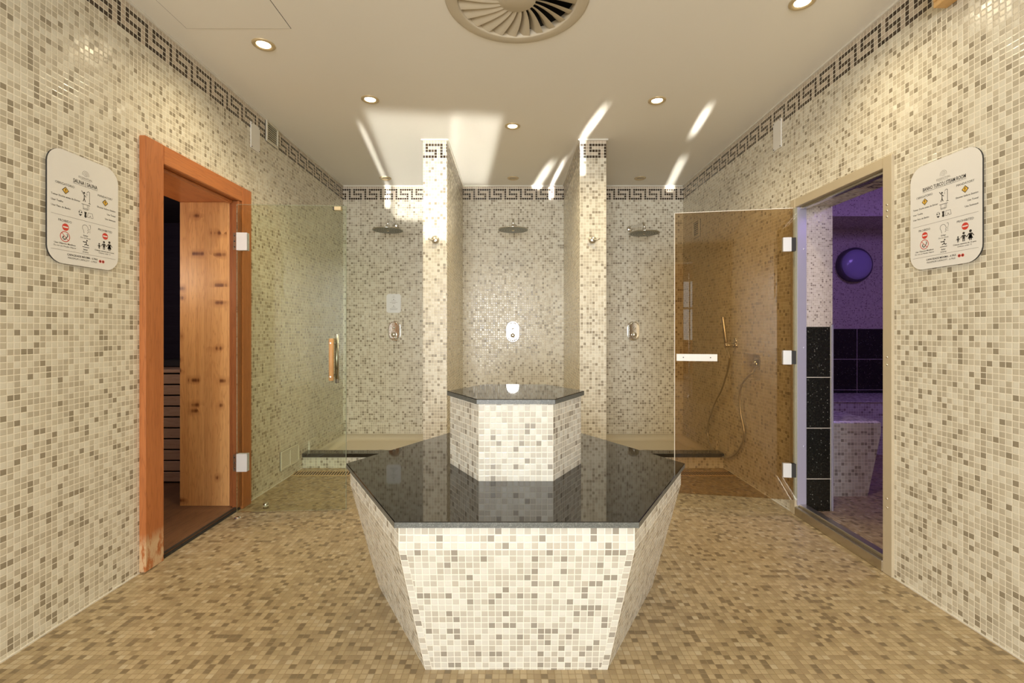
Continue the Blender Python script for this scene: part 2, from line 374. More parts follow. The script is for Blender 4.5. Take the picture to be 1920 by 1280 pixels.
    def build(s, name, mats, parent=None, off=None, weld=True):
        mats = mats if isinstance(mats, list) else [mats]
        if off is None: off = ROOTS.get(parent.name, Vector()) if parent else Vector()
        me = bpy.data.meshes.new(name)
        me.from_pydata([tuple(p-off) for p in s.v], [], s.f)
        for m in mats: me.materials.append(M[m])
        ul = me.uv_layers.new(name='UVMap')
        k = 0
        for fi, f in enumerate(s.f):
            p = [s.v[i] for i in f]
            n = Vector()
            for j in range(len(p)): n += (p[j]-p[0]).cross(p[(j+1) % len(p)]-p[0])
            n = n.normalized() if n.length > 0 else Vector((0, 0, 1))
            if abs(n.z) > 0.95: R, U = Vector((1, 0, 0)), Vector((0, 1, 0))
            else:
                R = (-n).cross(Vector((0, 0, 1))).normalized(); U = R.cross(-n) if R.cross(-n).z > 0 else -R.cross(-n)
            for j, q in enumerate(p):
                ul.data[k].uv = s.uv[fi][j] if s.uv[fi] else (q.dot(R), q.dot(U)); k += 1
        for pf, mi, sm in zip(me.polygons, s.mi, s.sm): pf.material_index = mi; pf.use_smooth = sm
        if weld:
            import bmesh
            bm = bmesh.new(); bm.from_mesh(me); bmesh.ops.remove_doubles(bm, verts=bm.verts, dist=1e-5)
            bm.to_mesh(me); bm.free()
        o = bpy.data.objects.new(name, me); COL.objects.link(o)
        if parent: o.parent = parent
        ROOTS[o.name] = off
        return o

def tag(o, label=None, cat=None, group=None, kind=None):
    if label: o['label'] = label
    if cat: o['category'] = cat
    if group: o['group'] = group
    if kind: o['kind'] = kind
    return o
def thing(name, loc, label=None, cat=None, group=None, kind=None, local=False):
    o = bpy.data.objects.new(name, None); COL.objects.link(o); o.location = loc; o.empty_display_size = 0.1
    ROOTS[o.name] = Vector() if local else Vector(loc)
    return tag(o, label, cat, group, kind)
def onwall(o, side, along, h, out=0.0):
    """place a root whose local x = right, y = up, z = out of the wall"""
    if side == 'L': R, n, p = Vector((0, 1, 0)), Vector((1, 0, 0)), Vector((-W+out, along, h))
    elif side == 'R': R, n, p = Vector((0, -1, 0)), Vector((-1, 0, 0)), Vector((W-out, along, h))
    else: R, n, p = Vector((1, 0, 0)), Vector((0, -1, 0)), Vector((along, YB-out if side == 'B' else side-out, h))
    U = Vector((0, 0, 1)); m = Matrix((R, U, n)).transposed().to_4x4(); m.translation = p
    o.matrix_world = m
    return o
def struct(name, mb, mats, label=None):
    return tag(mb.build(name, mats), label=label, kind='structure')
def copy_tree(o, parent=None):
    c = o.copy(); COL.objects.link(c)
    if parent: c.parent = parent
    for ch in list(o.children): copy_tree(ch, c)
    return c

# ------------------------------------------------------------ room shell
YR = -2.4
# floor (main room, runs out into the hall)
struct('floor', MB().box(-W, W, YR, YB, -0.1, 0), 'floor')
# ceiling with the round hole of the air diffuser
DC = (0.018, 2.127); HR = 0.275; SQ = 0.42
cb = MB()
X0, X1, Y0, Y1 = -W-0.3, W+0.3, YR, YB+0.1
for a in ((X0, DC[0]-SQ, Y0, Y1), (DC[0]+SQ, X1, Y0, Y1), (DC[0]-SQ, DC[0]+SQ, Y0, DC[1]-SQ), (DC[0]-SQ, DC[0]+SQ, DC[1]+SQ, Y1)):
    cb.face([(a[0], a[2], H), (a[0], a[3], H), (a[1], a[3], H), (a[1], a[2], H)])
    cb.box(a[0], a[1], a[2], a[3], H, H+0.12, skip='b')
NS = 48
def sqp(t):
    c, s_ = math.cos(t), math.sin(t); k = SQ/max(abs(c), abs(s_)); return (DC[0]+c*k, DC[1]+s_*k, H)
for k in range(NS):
    t0, t1 = 2*PI*k/NS, 2*PI*(k+1)/NS
    ci = lambda t: (DC[0]+HR*math.cos(t), DC[1]+HR*math.sin(t), H)
    cb.face([ci(t0), ci(t1), sqp(t1), sqp(t0)])
struct('ceiling', cb, 'ceiling')

# sauna door opening y 2.323..3.00, h 0..1.935 ; steam door opening y 2.214..2.905
LW = MB().box(-W-0.37, -W, YR, 2.30, -0.1, H).box(-W-0.37, -W, 3.02, YB, -0.1, H).box(-W-0.37, -W, 2.30, 3.02, 1.955, H)
struct('wall_left', LW, 'wallL')
NY0, NY1, NZ0, NZ1, ND = 3.335, 3.60, 0.77, 0.955, 0.09     # recess for the hose outlet
RW = MB().box(W, W+0.245, YR, 2.205, -0.1, H).box(W, W+0.245, 2.205, 2.955, 1.892, H)
RW.box(W, W+0.245, 2.955, NY0, -0.1, H).box(W, W+0.245, NY1, YB, -0.1, H)
RW.box(W, W+0.245, NY0, NY1, -0.1, NZ0).box(W, W+0.245, NY0, NY1, NZ1, H).box(W+ND, W+0.245, NY0, NY1, NZ0, NZ1)
struct('wall_right', RW, 'wallR')
struct('wall_back', MB().box(-W-0.37, W+0.245, YB, YB+0.15, -0.1, H), 'wall')
# shower partitions
PL = (-0.696, -0.511, 3.68); PR = (0.515, 0.72, 3.68)
struct('wall_partition_left', MB().box(PL[0], PL[1], PL[2], YB, 0, H), 'wall', 'mosaic shower partition left of the middle shower')
struct('wall_partition_right', MB().box(PR[0], PR[1], PR[2], YB, 0, H), 'wall', 'mosaic shower partition right of the middle shower')
# thin trims along the ceiling
def cove(name, x0, x1, y0, y1):
    struct(name, MB().bbox(x0, x1, y0, y1, H-0.011, H, 0.002), 'trimw')
cove('trim_3', -W, -W+0.012, YR, YB); cove('trim_4', W-0.012, W, YR, YB); cove('trim_5', -W, W, YB-0.012, YB)
for nm, p in (('trim_6', PL), ('trim_7', PR)):
    t = MB().bbox(p[0]-0.014, p[1]+0.014, p[2]-0.014, p[2], H-0.012, H, 0.002)
    t.bbox(p[0]-0.012, p[0], p[2], YB-0.012, H-0.011, H, 0.002).bbox(p[1], p[1]+0.012, p[2], YB-0.012, H-0.011, H, 0.002)
    struct(nm, t, 'trimw')
# pale silicone joint where the walls meet the floor
jb = MB().box(-W, -W+0.005, YR, 2.20, 0, 0.005).box(-W, -W+0.005, 3.11, 3.9, 0, 0.005)
struct('baseboard_left', jb, 'trimw')
struct('baseboard_right', MB().box(W-0.005, W, YR, 2.16, 0, 0.005).box(W-0.005, W, 2.96, 3.9, 0, 0.005), 'trimw')

# rear wall with the glazed entrance, and the pool hall beyond
rw = MB().box(-W-0.37, -1.35, YR-0.2, YR, 0, H).box(1.13, W+0.245, YR-0.2, YR, 0, H).box(-1.35, 1.13, YR-0.2, YR, 2.3, H)
struct('wall_rear', rw, 'wallL')
struct('floor_hall', MB().box(-4, 4, -8, YR, -0.1, -0.001), 'hallw')
hw = MB().box(-4.1, -4, -8, YR, 0, 3).box(4, 4.1, -8, YR, 0, 3).box(-4, -2.1, YR-0.15, YR-0.05, 0, 3).box(1.98, 4, YR-0.15, YR-0.05, 0, 3)
hw.box(-4, 4, -8.1, -8, 0, 0.55).box(-4, 4, -8.1, -8, 2.6, 3).box(-4, -3.2, -8.1, -8, 0.55, 2.6).box(3.2, 4, -8.1, -8, 0.55, 2.6)
struct('wall_hall', hw, 'hallw')
struct('ceiling_hall', MB().box(-4, 4, -8.1, YR, 3, 3.1), 'ceiling')
wt = thing('window_1', (0, -8, 0.55), kind='structure')
fm = MB()
for x in (-3.2, -1.6, 0, 1.2, 3.13): fm.bbox(x, x+0.07, -8.05, -7.98, 0.55, 2.6)
fm.bbox(-3.2, 3.2, -8.05, -7.98, 0.55, 0.62).bbox(-3.2, 3.2, -8.05, -7.98, 2.53, 2.6).bbox(-3.2, 3.2, -8.05, -7.98, 1.75, 1.81)
fm.build('window_frame', 'trimw', wt); MB().box(-3.2, 3.2, -8.03, -8.02, 0.6, 2.55).build('pane', 'glassW', wt)
# orange timber cabin corner of the hall, seen only as a reflection in the bronze door
struct('wall_timber', MB().box(0.55, 0.93, -6.0, -5.5, 0, 2.7).box(0.55, 3.9, -7.6, -7.4, 0, 0.9), 'orange')
struct('trim_10', MB().lathe([(0.012, 0), (0.012, 2.1)], (1.085, -2.3, 0), 'Z', 12).lathe([(0.03, 0), (0.03, 0.05), (0.0, 0.06)], (1.085, -2.3, 0), 'Z', 12), 'steel')

# ------------------------------------------------------------ sauna behind the left wall
SX = -4.0; sy0, sy1 = 1.5, 4.3
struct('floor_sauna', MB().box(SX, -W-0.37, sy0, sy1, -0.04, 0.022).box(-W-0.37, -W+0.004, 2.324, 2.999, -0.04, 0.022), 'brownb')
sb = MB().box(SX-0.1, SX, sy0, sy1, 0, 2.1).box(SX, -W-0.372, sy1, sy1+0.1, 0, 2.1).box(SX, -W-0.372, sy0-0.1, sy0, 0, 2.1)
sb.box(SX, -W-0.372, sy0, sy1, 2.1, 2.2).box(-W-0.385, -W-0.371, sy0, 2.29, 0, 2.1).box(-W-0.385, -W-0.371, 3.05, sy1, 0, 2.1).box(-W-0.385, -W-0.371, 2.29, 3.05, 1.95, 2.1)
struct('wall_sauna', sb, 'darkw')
b_ = thing('sauna_bench', (-2.75, 3.65, 0.022), 'brown slatted wooden bench inside the dark sauna', 'bench')
s_ = MB()
for k in range(10):
    s_.bbox(-3.35, -2.16, 3.44, 3.462, 0.034+k*0.0785, 0.034+k*0.0785+0.068, 0.003)
s_.box(-3.30, -3.25, 3.462, 3.5, 0.022, 0.80).box(-2.32, -2.27, 3.462, 3.5, 0.022, 0.80)
s_.build('slatted_front', 'slat', b_)
t_ = MB()
for k in range(5): t_.bbox(-3.35, -2.16, 3.435+k*0.12, 3.435+k*0.12+0.112, 0.82, 0.845, 0.003)
t_.build('seat', 'slat', b_)
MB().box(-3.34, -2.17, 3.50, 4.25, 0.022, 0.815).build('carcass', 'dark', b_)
# dark heater standing behind the bench front
h_ = thing('sauna_heater', (-2.45, 3.78, 0.845), 'dark metal box standing on the sauna bench', 'heater')
MB().bbox(-2.75, -2.2, 3.66, 3.92, 0.845, 0.90, 0.01).build('casing', 'rubber', h_)
MB().bbox(-2.50, -2.44, 3.65, 3.66, 0.86, 0.885, 0.003).build('badge', 'grey', h_)

# wooden door frame of the sauna
f_ = thing('trim_1', (-W, 2.65, 0), 'red cedar door frame around the sauna opening', kind='structure')
MB().bbox(-W-0.02, -W+0.028, 2.204, 2.323, 0.0, 2.028, 0.004).build('frame_post', 'cedarw', f_)['label'] = 'left cedar post with scuffed bare wood at its foot'
MB().bbox(-W-0.02, -W+0.028, 3.0, 3.10, 0.0, 2.028, 0.004).build('frame_post', 'cedar', f_)
MB().bbox(-W-0.02, -W+0.026, 2.3235, 2.9995, 1.934, 2.028, 0.004).build('frame_head', 'cedarh', f_)
MB().bbox(-W-0.37, -W-0.021, 3.0, 3.019, 0.014, 1.934, 0.002).build('jamb_lining', 'pine', f_)['label'] = 'knotty pine planks lining the jamb'
MB().bbox(-W-0.37, -W-0.021, 2.304, 2.323, 0.022, 1.934, 0.002).build('jamb_lining', 'pine', f_)
MB().box(-W-0.37, -W-0.021, 2.304, 3.019, 1.9345, 1.953).build('soffit_board', 'cedarh', f_)
MB().bbox(-W-0.021, -W+0.022, 2.962, 2.9995, 0.022, 1.933, 0.004).bbox(-W-0.045, -W-0.012, 2.975, 2.9995, 0.022, 1.933, 0.006).build('door_stop', 'stop', f_)['label'] = 'dark moulded stop strip'
MB().bbox(-W-0.045, -W-0.01, 2.324, 2.96, 1.914, 1.934, 0.006).build('head_stop', 'cedarh', f_)
q = MB().lathe([(0, -0.014), (0.008, -0.013), (0.012, -0.004), (0.012, 0.004), (0, 0.004)], (-W-0.005, 2.325+0.012, 1.895), 'Y', 16); q.build('door_bumper', 'chrome', f_)
struct('trim_8', MB().box(-W+0.001, -W+0.012, 2.3235, 2.9995, -0.001, 0.012).box(-W-0.004, -W+0.008, 2.3235, 2.9995, 0.0225, 0.026), ['rubber'], 'dark threshold strip of the sauna')

# sauna glass door, standing open into the room
YD = 2.928
d_ = thing('door_1', (-1.70, YD, 0.004), 'open clear glass door of the sauna', kind='structure')
g0 = Vector((-1.700, YD, 0)); g1 = Vector((-1.040, YD+0.038, 0)); gd = (g1-g0).normalized(); gn = Vector((gd.y, -gd.x, 0))   # gn points to camera
def slab(mb, a, b, n, t, z0, z1, mi=0):
    p = [a-n*0, b-n*0, b-n*t, a-n*t]
    for q in ([(*p[0].xy, z0), (*p[1].xy, z0), (*p[1].xy, z1), (*p[0].xy, z1)], [(*p[1].xy, z0), (*p[2].xy, z0), (*p[2].xy, z1), (*p[1].xy, z1)],
              [(*p[2].xy, z0), (*p[3].xy, z0), (*p[3].xy, z1), (*p[2].xy, z1)], [(*p[3].xy, z0), (*p[0].xy, z0), (*p[0].xy, z1), (*p[3].xy, z1)],
              [(*p[0].xy, z1), (*p[1].xy, z1), (*p[2].xy, z1), (*p[3].xy, z1)], [(*p[3].xy, z0), (*p[2].xy, z0), (*p[1].xy, z0), (*p[0].xy, z0)]):
        mb.face(q, mi=mi)
    return mb
slab(MB(), g0, g1-gd*0.0015, gn, 0.008, 0.008, 1.899).build('glass_pane', 'glassC', d_)
slab(slab(MB(), g1-gd*0.0014, g1, gn, 0.008, 0.008, 1.9005), g0, g1, gn, 0.008, 1.8992, 1.9005).build('pane_edge', 'gedgeG', d_)
def obox(mb, o, d, n, a0, a1, n0, n1, z0, z1, mi=0):
    A = o+d*a0+n*n1; B = o+d*a1+n*n1
    return slab(mb, A, B, n, n1-n0, z0, z1, mi)
for z in (1.617, 0.259):
    hb = obox(MB(), g0, gd, gn, 0.004, 0.066, 0.0, 0.012, z, z+0.108); obox(hb, g0, gd, gn, 0.004, 0.066, -0.02, -0.008, z, z+0.108)
    h = hb.build('hinge', 'silver', d_); h['label'] = 'pale metal hinge plate'
    kb = obox(MB(), g0, gd, gn, -0.016, 0.003, -0.018, 0.010, z+0.002, z+0.106)
    kk = kb.build('knuckle', 'steel', h)
    sb2 = MB()
    for dz in (0.02, 0.054, 0.088): sb2.lathe([(0, -0.001), (0.004, -0.001), (0.004, 0.002)], g0+gd*-0.007+gn*0.0105+Vector((0, 0, z+dz)), 'Y', 10)
    sb2.build('screws', 'rubber', h)
ax_ = g0+gd*0.585
wh = MB().tube([ax_+gn*0.045+Vector((0, 0, z)) for z in (0.817, 0.820, 1.072, 1.075)], [0.012, 0.0145, 0.0145, 0.012], 20)
w_ = wh.build('wooden_handle', 'handlew', d_)
st = MB().tube([ax_+gd*0.004-gn*0.053+Vector((0, 0, z)) for z in (0.792, 1.10)], 0.0135, 20)
for z in (0.845, 1.045):
    st.tube([ax_-gn*0.05+Vector((0, 0, z)), ax_+gn*0.040+Vector((0, 0, z))], 0.007, 10)
st.build('steel_handle', 'steel', d_)
sc_ = MB()
for z in (0.842, 1.048): sc_.tube([ax_+gn*0.055+Vector((0, 0, z)), ax_+gn*0.0615+Vector((0, 0, z))], 0.0045, 10)
sc_.build('screws', 'chrome', w_)
mc = obox(MB(), g1, gd, gn, -0.070, -0.030, -0.02, 0.010, 1.872, 1.894); mc.build('door_catch', 'gold', d_)
o = obox(MB(), g1, gd, gn, -0.080, -0.070, -0.012, 0.004, 1.874, 1.892); o.build('catch_pin', 'rubber', d_)

# small door stops on the floor below the glass door
def doorstop(x, y, r, h, lab):
    t = thing('door_stop', (x, y, 0), lab, 'door stop')
    MB().lathe([(0, h), (r*0.8, h), (r, h-0.004), (r, 0.0), (0, 0)], (x, y, 0), 'Z', 20).build('post', 'satin', t)
    MB().lathe([(r*1.02, h*0.62), (r*1.1, h*0.55), (r*1.02, h*0.42)], (x, y, 0), 'Z', 20).build('rubber_ring', 'louvre', t)
doorstop(-1.565, 3.015, 0.016, 0.036, 'short metal door stop on the floor behind the sauna glass door')
fd = thing('floor_bolt', (-1.655, 2.86, 0), 'round bright bolt head at the foot of the cedar door post', 'bolt')
MB().lathe([(0, 0.008), (0.010, 0.007), (0.016, 0.002), (0.017, 0)], (-1.655, 2.86, 0), 'Z', 20).build('cap', 'chrome', fd)

# ------------------------------------------------------------ steam room behind the right wall
BX1 = 4.5; by0, by1 = 1.3, 4.9
struct('floor_steam_room', MB().box(W+0.03, BX1, by0, by1, -0.05, 0.008), 'floor')
struct('wall_steam_back', MB().box(W+0.246, BX1, by1, by1+0.1, 1.149, 2.5), 'small')
struct('wall_steam_back_lower', MB().box(W+0.246, BX1, by1-0.008, by1+0.1, 0, 1.149), 'gtile')
struct('wall_steam_right', MB().box(BX1, BX1+0.1, by0, by1, 0, 2.5), 'small')
struct('wall_steam_front', MB().box(W+0.246, BX1, by0-0.1, by0, 0, 2.5), 'small')
struct('ceiling_steam_room', MB().box(W+0.246, BX1, by0, 4.34, 2.45, 2.5).box(W+0.246, BX1, 4.34, by1, 2.17, 2.5), 'small')
struct('wall_reveal_upper', MB().box(W+0.055, W+0.246, 2.945, 2.954, 1.149, 1.8915), 'small')
struct('wall_reveal_lower', MB().box(W+0.055, W+0.243, 2.945, 2.954, 0.008, 1.1485), 'gtile')
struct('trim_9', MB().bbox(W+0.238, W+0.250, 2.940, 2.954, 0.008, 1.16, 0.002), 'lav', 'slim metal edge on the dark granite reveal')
sbn = thing('steam_room_bench', (3.2, 4.6, 0), 'long mosaic bench along the back of the violet steam room', 'bench')
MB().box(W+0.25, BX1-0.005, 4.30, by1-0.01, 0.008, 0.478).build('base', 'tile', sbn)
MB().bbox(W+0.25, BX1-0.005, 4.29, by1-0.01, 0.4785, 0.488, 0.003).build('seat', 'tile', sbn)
# tapered mosaic pedestal
def hexpts(R, cx, cy): return [(cx+R*math.cos(PI/3*k), cy+R*math.sin(PI/3*k)) for k in range(6)]
pd_ = thing('mosaic_pedestal', (2.25, 3.62, 0.008), 'tapering mosaic pedestal seat standing in the violet steam room', 'pedestal')
pm = MB()
a0, a1 = (2.02, 2.39, 3.21, 3.75), (1.99, 2.488, 3.22, 3.79)
def rect(a, z): return [(a[0], a[2], z), (a[1], a[2], z), (a[1], a[3], z), (a[0], a[3], z)]
lo, md, hi = rect(a0, 0.008), rect(a1, 0.43), rect(a1, 0.50)
for A_, B_ in ((lo, md), (md, hi)):
    for k in range(4): pm.face([A_[k], A_[(k+1) % 4], B_[(k+1) % 4], B_[k]])
tp = [(a1[0]+0.012, a1[2]+0.012, 0.512), (a1[1]-0.012, a1[2]+0.012, 0.512), (a1[1]-0.012, a1[3]-0.012, 0.512), (a1[0]+0.012, a1[3]-0.012, 0.512)]
for k in range(4): pm.face([hi[k], hi[(k+1) % 4], tp[(k+1) % 4], tp[k]])
pm.face(tp); pm.face(lo[::-1])
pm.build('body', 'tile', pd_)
dl = thing('steam_room_dome_light', (3.49, by1, 1.80), 'large round domed violet lamp on the steam room back wall', 'lamp')
MB().lathe([(0.172, 0), (0.176, -0.05), (0.165, -0.066), (0.152, -0.068)], (3.49, by1, 1.80), 'Y', 48).build('rim', 'domer', dl)
MB().lathe([(0.155, -0.060), (0.148, -0.078), (0.12, -0.097), (0.08, -0.110), (0.04, -0.116), (0.0, -0.118)], (3.49, by1, 1.80), 'Y', 48).build('lens', 'dome', dl)
VIO = (0.42, 0.25, 1.0)
lamp('steam_room_colour_light', 'AREA', (3.4, 3.0, 2.40), 11, VIO, (3.3, 4.0, 0.0), shape='DISK', size=0.6)
lamp('steam_room_colour_light', 'AREA', (2.6, 1.8, 2.2), 3.0, VIO, (3.0, 4.9, 1.5), shape='DISK', size=0.3)
lamp('sauna_violet_fill', 'POINT', (-3.2, 2.2, 1.9), 6, (0.35, 0.2, 0.9), shadow_soft_size=0.1)  # added unseen fill, tints the unlit sauna violet
lamp('sauna_warm_fill', 'POINT', (-2.45, 2.5, 1.5), 11.0, (1.0, 0.84, 0.64), shadow_soft_size=0.1)  # added unseen fill that brightens the bench slats; the sauna is unlit

# metal frame of the steam room door
mf = thing('trim_2', (W, 2.55, 0), 'beige metal door frame of the steam room', kind='structure')
r_ = MB().bbox(W-0.012, W+0.03, 2.160, 2.214, 0.0, 1.926, 0.002)
r_.build('frame_post', 'beige', mf)['label'] = 'near beige post with small screws'
sm_ = MB()
for z in (1.70, 1.672, 1.645, 1.00, 0.965, 0.35, 0.31): sm_.lathe([(0, -0.003), (0.0035, -0.002), (0.0045, 0)], (W-0.012, 2.188, z), 'X', 10)
sm_.build('screws', 'satin', mf)
MB().bbox(W-0.012, W+0.03, 2.905, 2.952, 0.0, 1.926, 0.002).build('frame_post', 'beige', mf)
MB().bbox(W+0.0305, W+0.055, 2.21, 2.225, 0.06, 1.875, 0.002).build('frame_rebate', 'beige', mf)
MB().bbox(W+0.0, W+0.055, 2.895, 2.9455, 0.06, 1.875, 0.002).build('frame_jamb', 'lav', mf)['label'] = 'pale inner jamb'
MB().bbox(W-0.010, W+0.03, 2.2145, 2.9045, 1.876, 1.926, 0.002).build('frame_head', 'beige', mf)
MB().bbox(W+0.03, W+0.055, 2.226, 2.894, 1.862, 1.8905, 0.003).bbox(W+0.012, W+0.024, 2.226, 2.894, 1.858, 1.8755, 0.003).build('head_closer', 'steel', mf)
MB().bbox(W-0.014, W+0.04, 2.2145, 2.9045, 0.0, 0.052, 0.004).bbox(W+0.01, W+0.055, 2.2145, 2.9045, 0.052, 0.068, 0.003).build('threshold', 'satin', mf)
jmb = MB()
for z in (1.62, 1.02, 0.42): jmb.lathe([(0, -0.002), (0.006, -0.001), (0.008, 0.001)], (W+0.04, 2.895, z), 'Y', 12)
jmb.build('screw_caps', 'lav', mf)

# steam room bronze glass door, open into the room
h0 = Vector((1.705, 2.898, 0)); h1 = Vector((1.024, 3.022, 0)); hd = (h1-h0).normalized(); hn = Vector((-hd.y, hd.x, 0))
if hn.y > 0: hn = -hn
d2 = thing('door_2', (1.705, 2.898, 0.093), 'open bronze tinted glass door of the steam room', kind='structure')
def slabr(mb, a, b, n, t, z0, z1): return slab(mb, b, a, n, t, z0, z1)
slabr(MB(), h0, h1-hd*0.003, hn, 0.008, 0.094, 1.867).build('glass_pane', 'glassB', d2)
slabr(slabr(MB(), h1-hd*0.0029, h1, hn, 0.009, 0.093, 1.8705), h0, h1, hn, 0.009, 1.8672, 1.8705).build('pane_edge', 'gedgeW', d2)['label'] = 'polished glass edge with its highlight painted pale'
slabr(MB(), h0-hd*0.022, h0-hd*0.001, hn, 0.007, 0.094, 1.868).build('seal_strip', 'glassW', d2)
def obx2(mb, a0, a1, n0, n1, z0, z1):
    A = h0+hd*a0+hn*n1; B = h0+hd*a1+hn*n1
    return slab(mb, B, A, hn, n1-n0, z0, z1)
for z in (1.605, 0.918, 0.232):
    p = obx2(MB(), 0.014, 0.060, 0.0, 0.013, z, z+0.085); obx2(p, 0.014, 0.060, -0.021, -0.008, z, z+0.085)
    h = p.build('hinge', 'silver', d2); h['label'] = 'pale square hinge clamp'
    obx2(MB(), -0.012, 0.0135, -0.018, 0.012, z+0.002, z+0.083).build('knuckle', 'rubber', h)
hb = obx2(MB(), 0.445, 0.685, 0.030, 0.042, 0.935, 0.978)
hl = hb.build('pull_bar', 'white', d2); hl['label'] = 'white horizontal pull bar'
hb = MB()
for a in (0.475, 0.655): hb.tube([h0+hd*a+hn*-0.0+Vector((0, 0, 0.957)), h0+hd*a+hn*0.030+Vector((0, 0, 0.957))], 0.008, 12)
hb.build('bar_standoff', 'chrome', hl)
hb = MB()
for a in (0.485, 0.645): hb.tube([h0+hd*a+hn*0.042+Vector((0, 0, 0.957)), h0+hd*a+hn*0.0432+Vector((0, 0, 0.957))], 0.0035, 10)
hb.build('screws', 'rubber', hl)

# ------------------------------------------------------------ central tiered hexagonal bench
BC = (0.011, 2.095)
bn = thing('hexagonal_bench', (BC[0], BC[1], 0), 'tiered hexagonal bench of pale mosaic with polished black granite tops', 'bench')
def hexv(R, k): return Vector((BC[0]+R*math.cos(PI/3*k), BC[1]+R*math.sin(PI/3*k), 0))
bb = MB(); zt, zk = 0.5185, 0.444; Rt, Rb = 0.727, 0.602
for k in range(6):
    a, b = hexv(Rt, k), hexv(Rt, k+1); c, d = hexv(Rb, k), hexv(Rb, k+1)
    a.z = b.z = zk; A2 = a.copy(); B2 = b.copy(); A2.z = B2.z = zt; c.z = d.z = 0.0
    mid = (a+b)*0.5; ed = (b-a).normalized()
    L = (b-a).length
    bb.face([a, b, B2, A2], uv=[(-L/2, zk), (L/2, zk), (L/2, zt), (-L/2, zt)])
    sl = ((a+b)*0.5-(c+d)*0.5).length; lb = (d-c).length; s = 0.0225
    # border strip one tile wide along each slanted arris
    def at(t, side):   # t 0 bottom .. 1 top ; side -1/1 distance from centre minus strip
        p0 = (c if side < 0 else d); p1 = (a if side < 0 else b); p = p0.lerp(p1, t); return p
    ang = math.atan2(L/2-lb/2, sl); sw = s/math.cos(ang)
    bi = [c+ed*sw, d-ed*sw, b-ed*sw, a+ed*sw]
    # main field, leaning inwards, very slightly recessed behind the border
    out = ((mid-Vector((BC[0], BC[1], mid.z))).normalized())
    uvm = [(-lb/2+sw, zk-sl), (lb/2-sw, zk-sl), (L/2-sw, zk), (-L/2+sw, zk)]
    bb.face(bi, uv=uvm)
    el = (a-c).length
    bb.face([c, c+ed*sw, a+ed*sw, a], uv=[(P*100, 0), (P*101, 0), (P*101, el), (P*100, el)])
    bb.face([d-ed*sw, d, b, b-ed*sw], uv=[(P*140, 0), (P*141, 0), (P*141, el), (P*140, el)])
bb.face([(hexv(Rb, k)) for k in range(6)][::-1])
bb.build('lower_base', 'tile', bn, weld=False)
def hslab(R, z0, z1, name, label):
    e = 0.0025; m = MB()
    T = [(BC[0]+(R-e)*math.cos(PI/3*k), BC[1]+(R-e)*math.sin(PI/3*k), z1) for k in range(6)]
    S1 = [(BC[0]+R*math.cos(PI/3*k), BC[1]+R*math.sin(PI/3*k), z1-e) for k in range(6)]
    S0 = [(BC[0]+R*math.cos(PI/3*k), BC[1]+R*math.sin(PI/3*k), z0) for k in range(6)]
    m.face(T); m.face(S0[::-1], mi=1)
    for k in range(6):
        j = (k+1) % 6
        m.face([S1[k], S1[j], T[j], T[k]]); m.face([S0[k], S0[j], S1[j], S1[k]], mi=1)
    o = m.build(name, ['granite', 'gedge'], bn); o['label'] = label
hslab(0.745, 0.519, 0.538, 'lower_slab', 'wide black granite seat slab')
ub = MB(); Ru = 0.288
for k in range(6):
    a, b = hexv(Ru, k), hexv(Ru, k+1); A2, B2 = a.copy(), b.copy(); a.z = b.z = 0.538; A2.z = B2.z = 0.8375
    L = (b-a).length
    ub.face([a, b, B2, A2], uv=[(P*(200+20*k)+0.0, 0.538+0.0), (P*(200+20*k)+P*13, 0.538), (P*(200+20*k)+P*13, 0.8375), (P*(200+20*k), 0.8375)])
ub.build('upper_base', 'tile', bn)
hslab(0.302, 0.838, 0.857, 'upper_slab', 'small raised black granite slab')

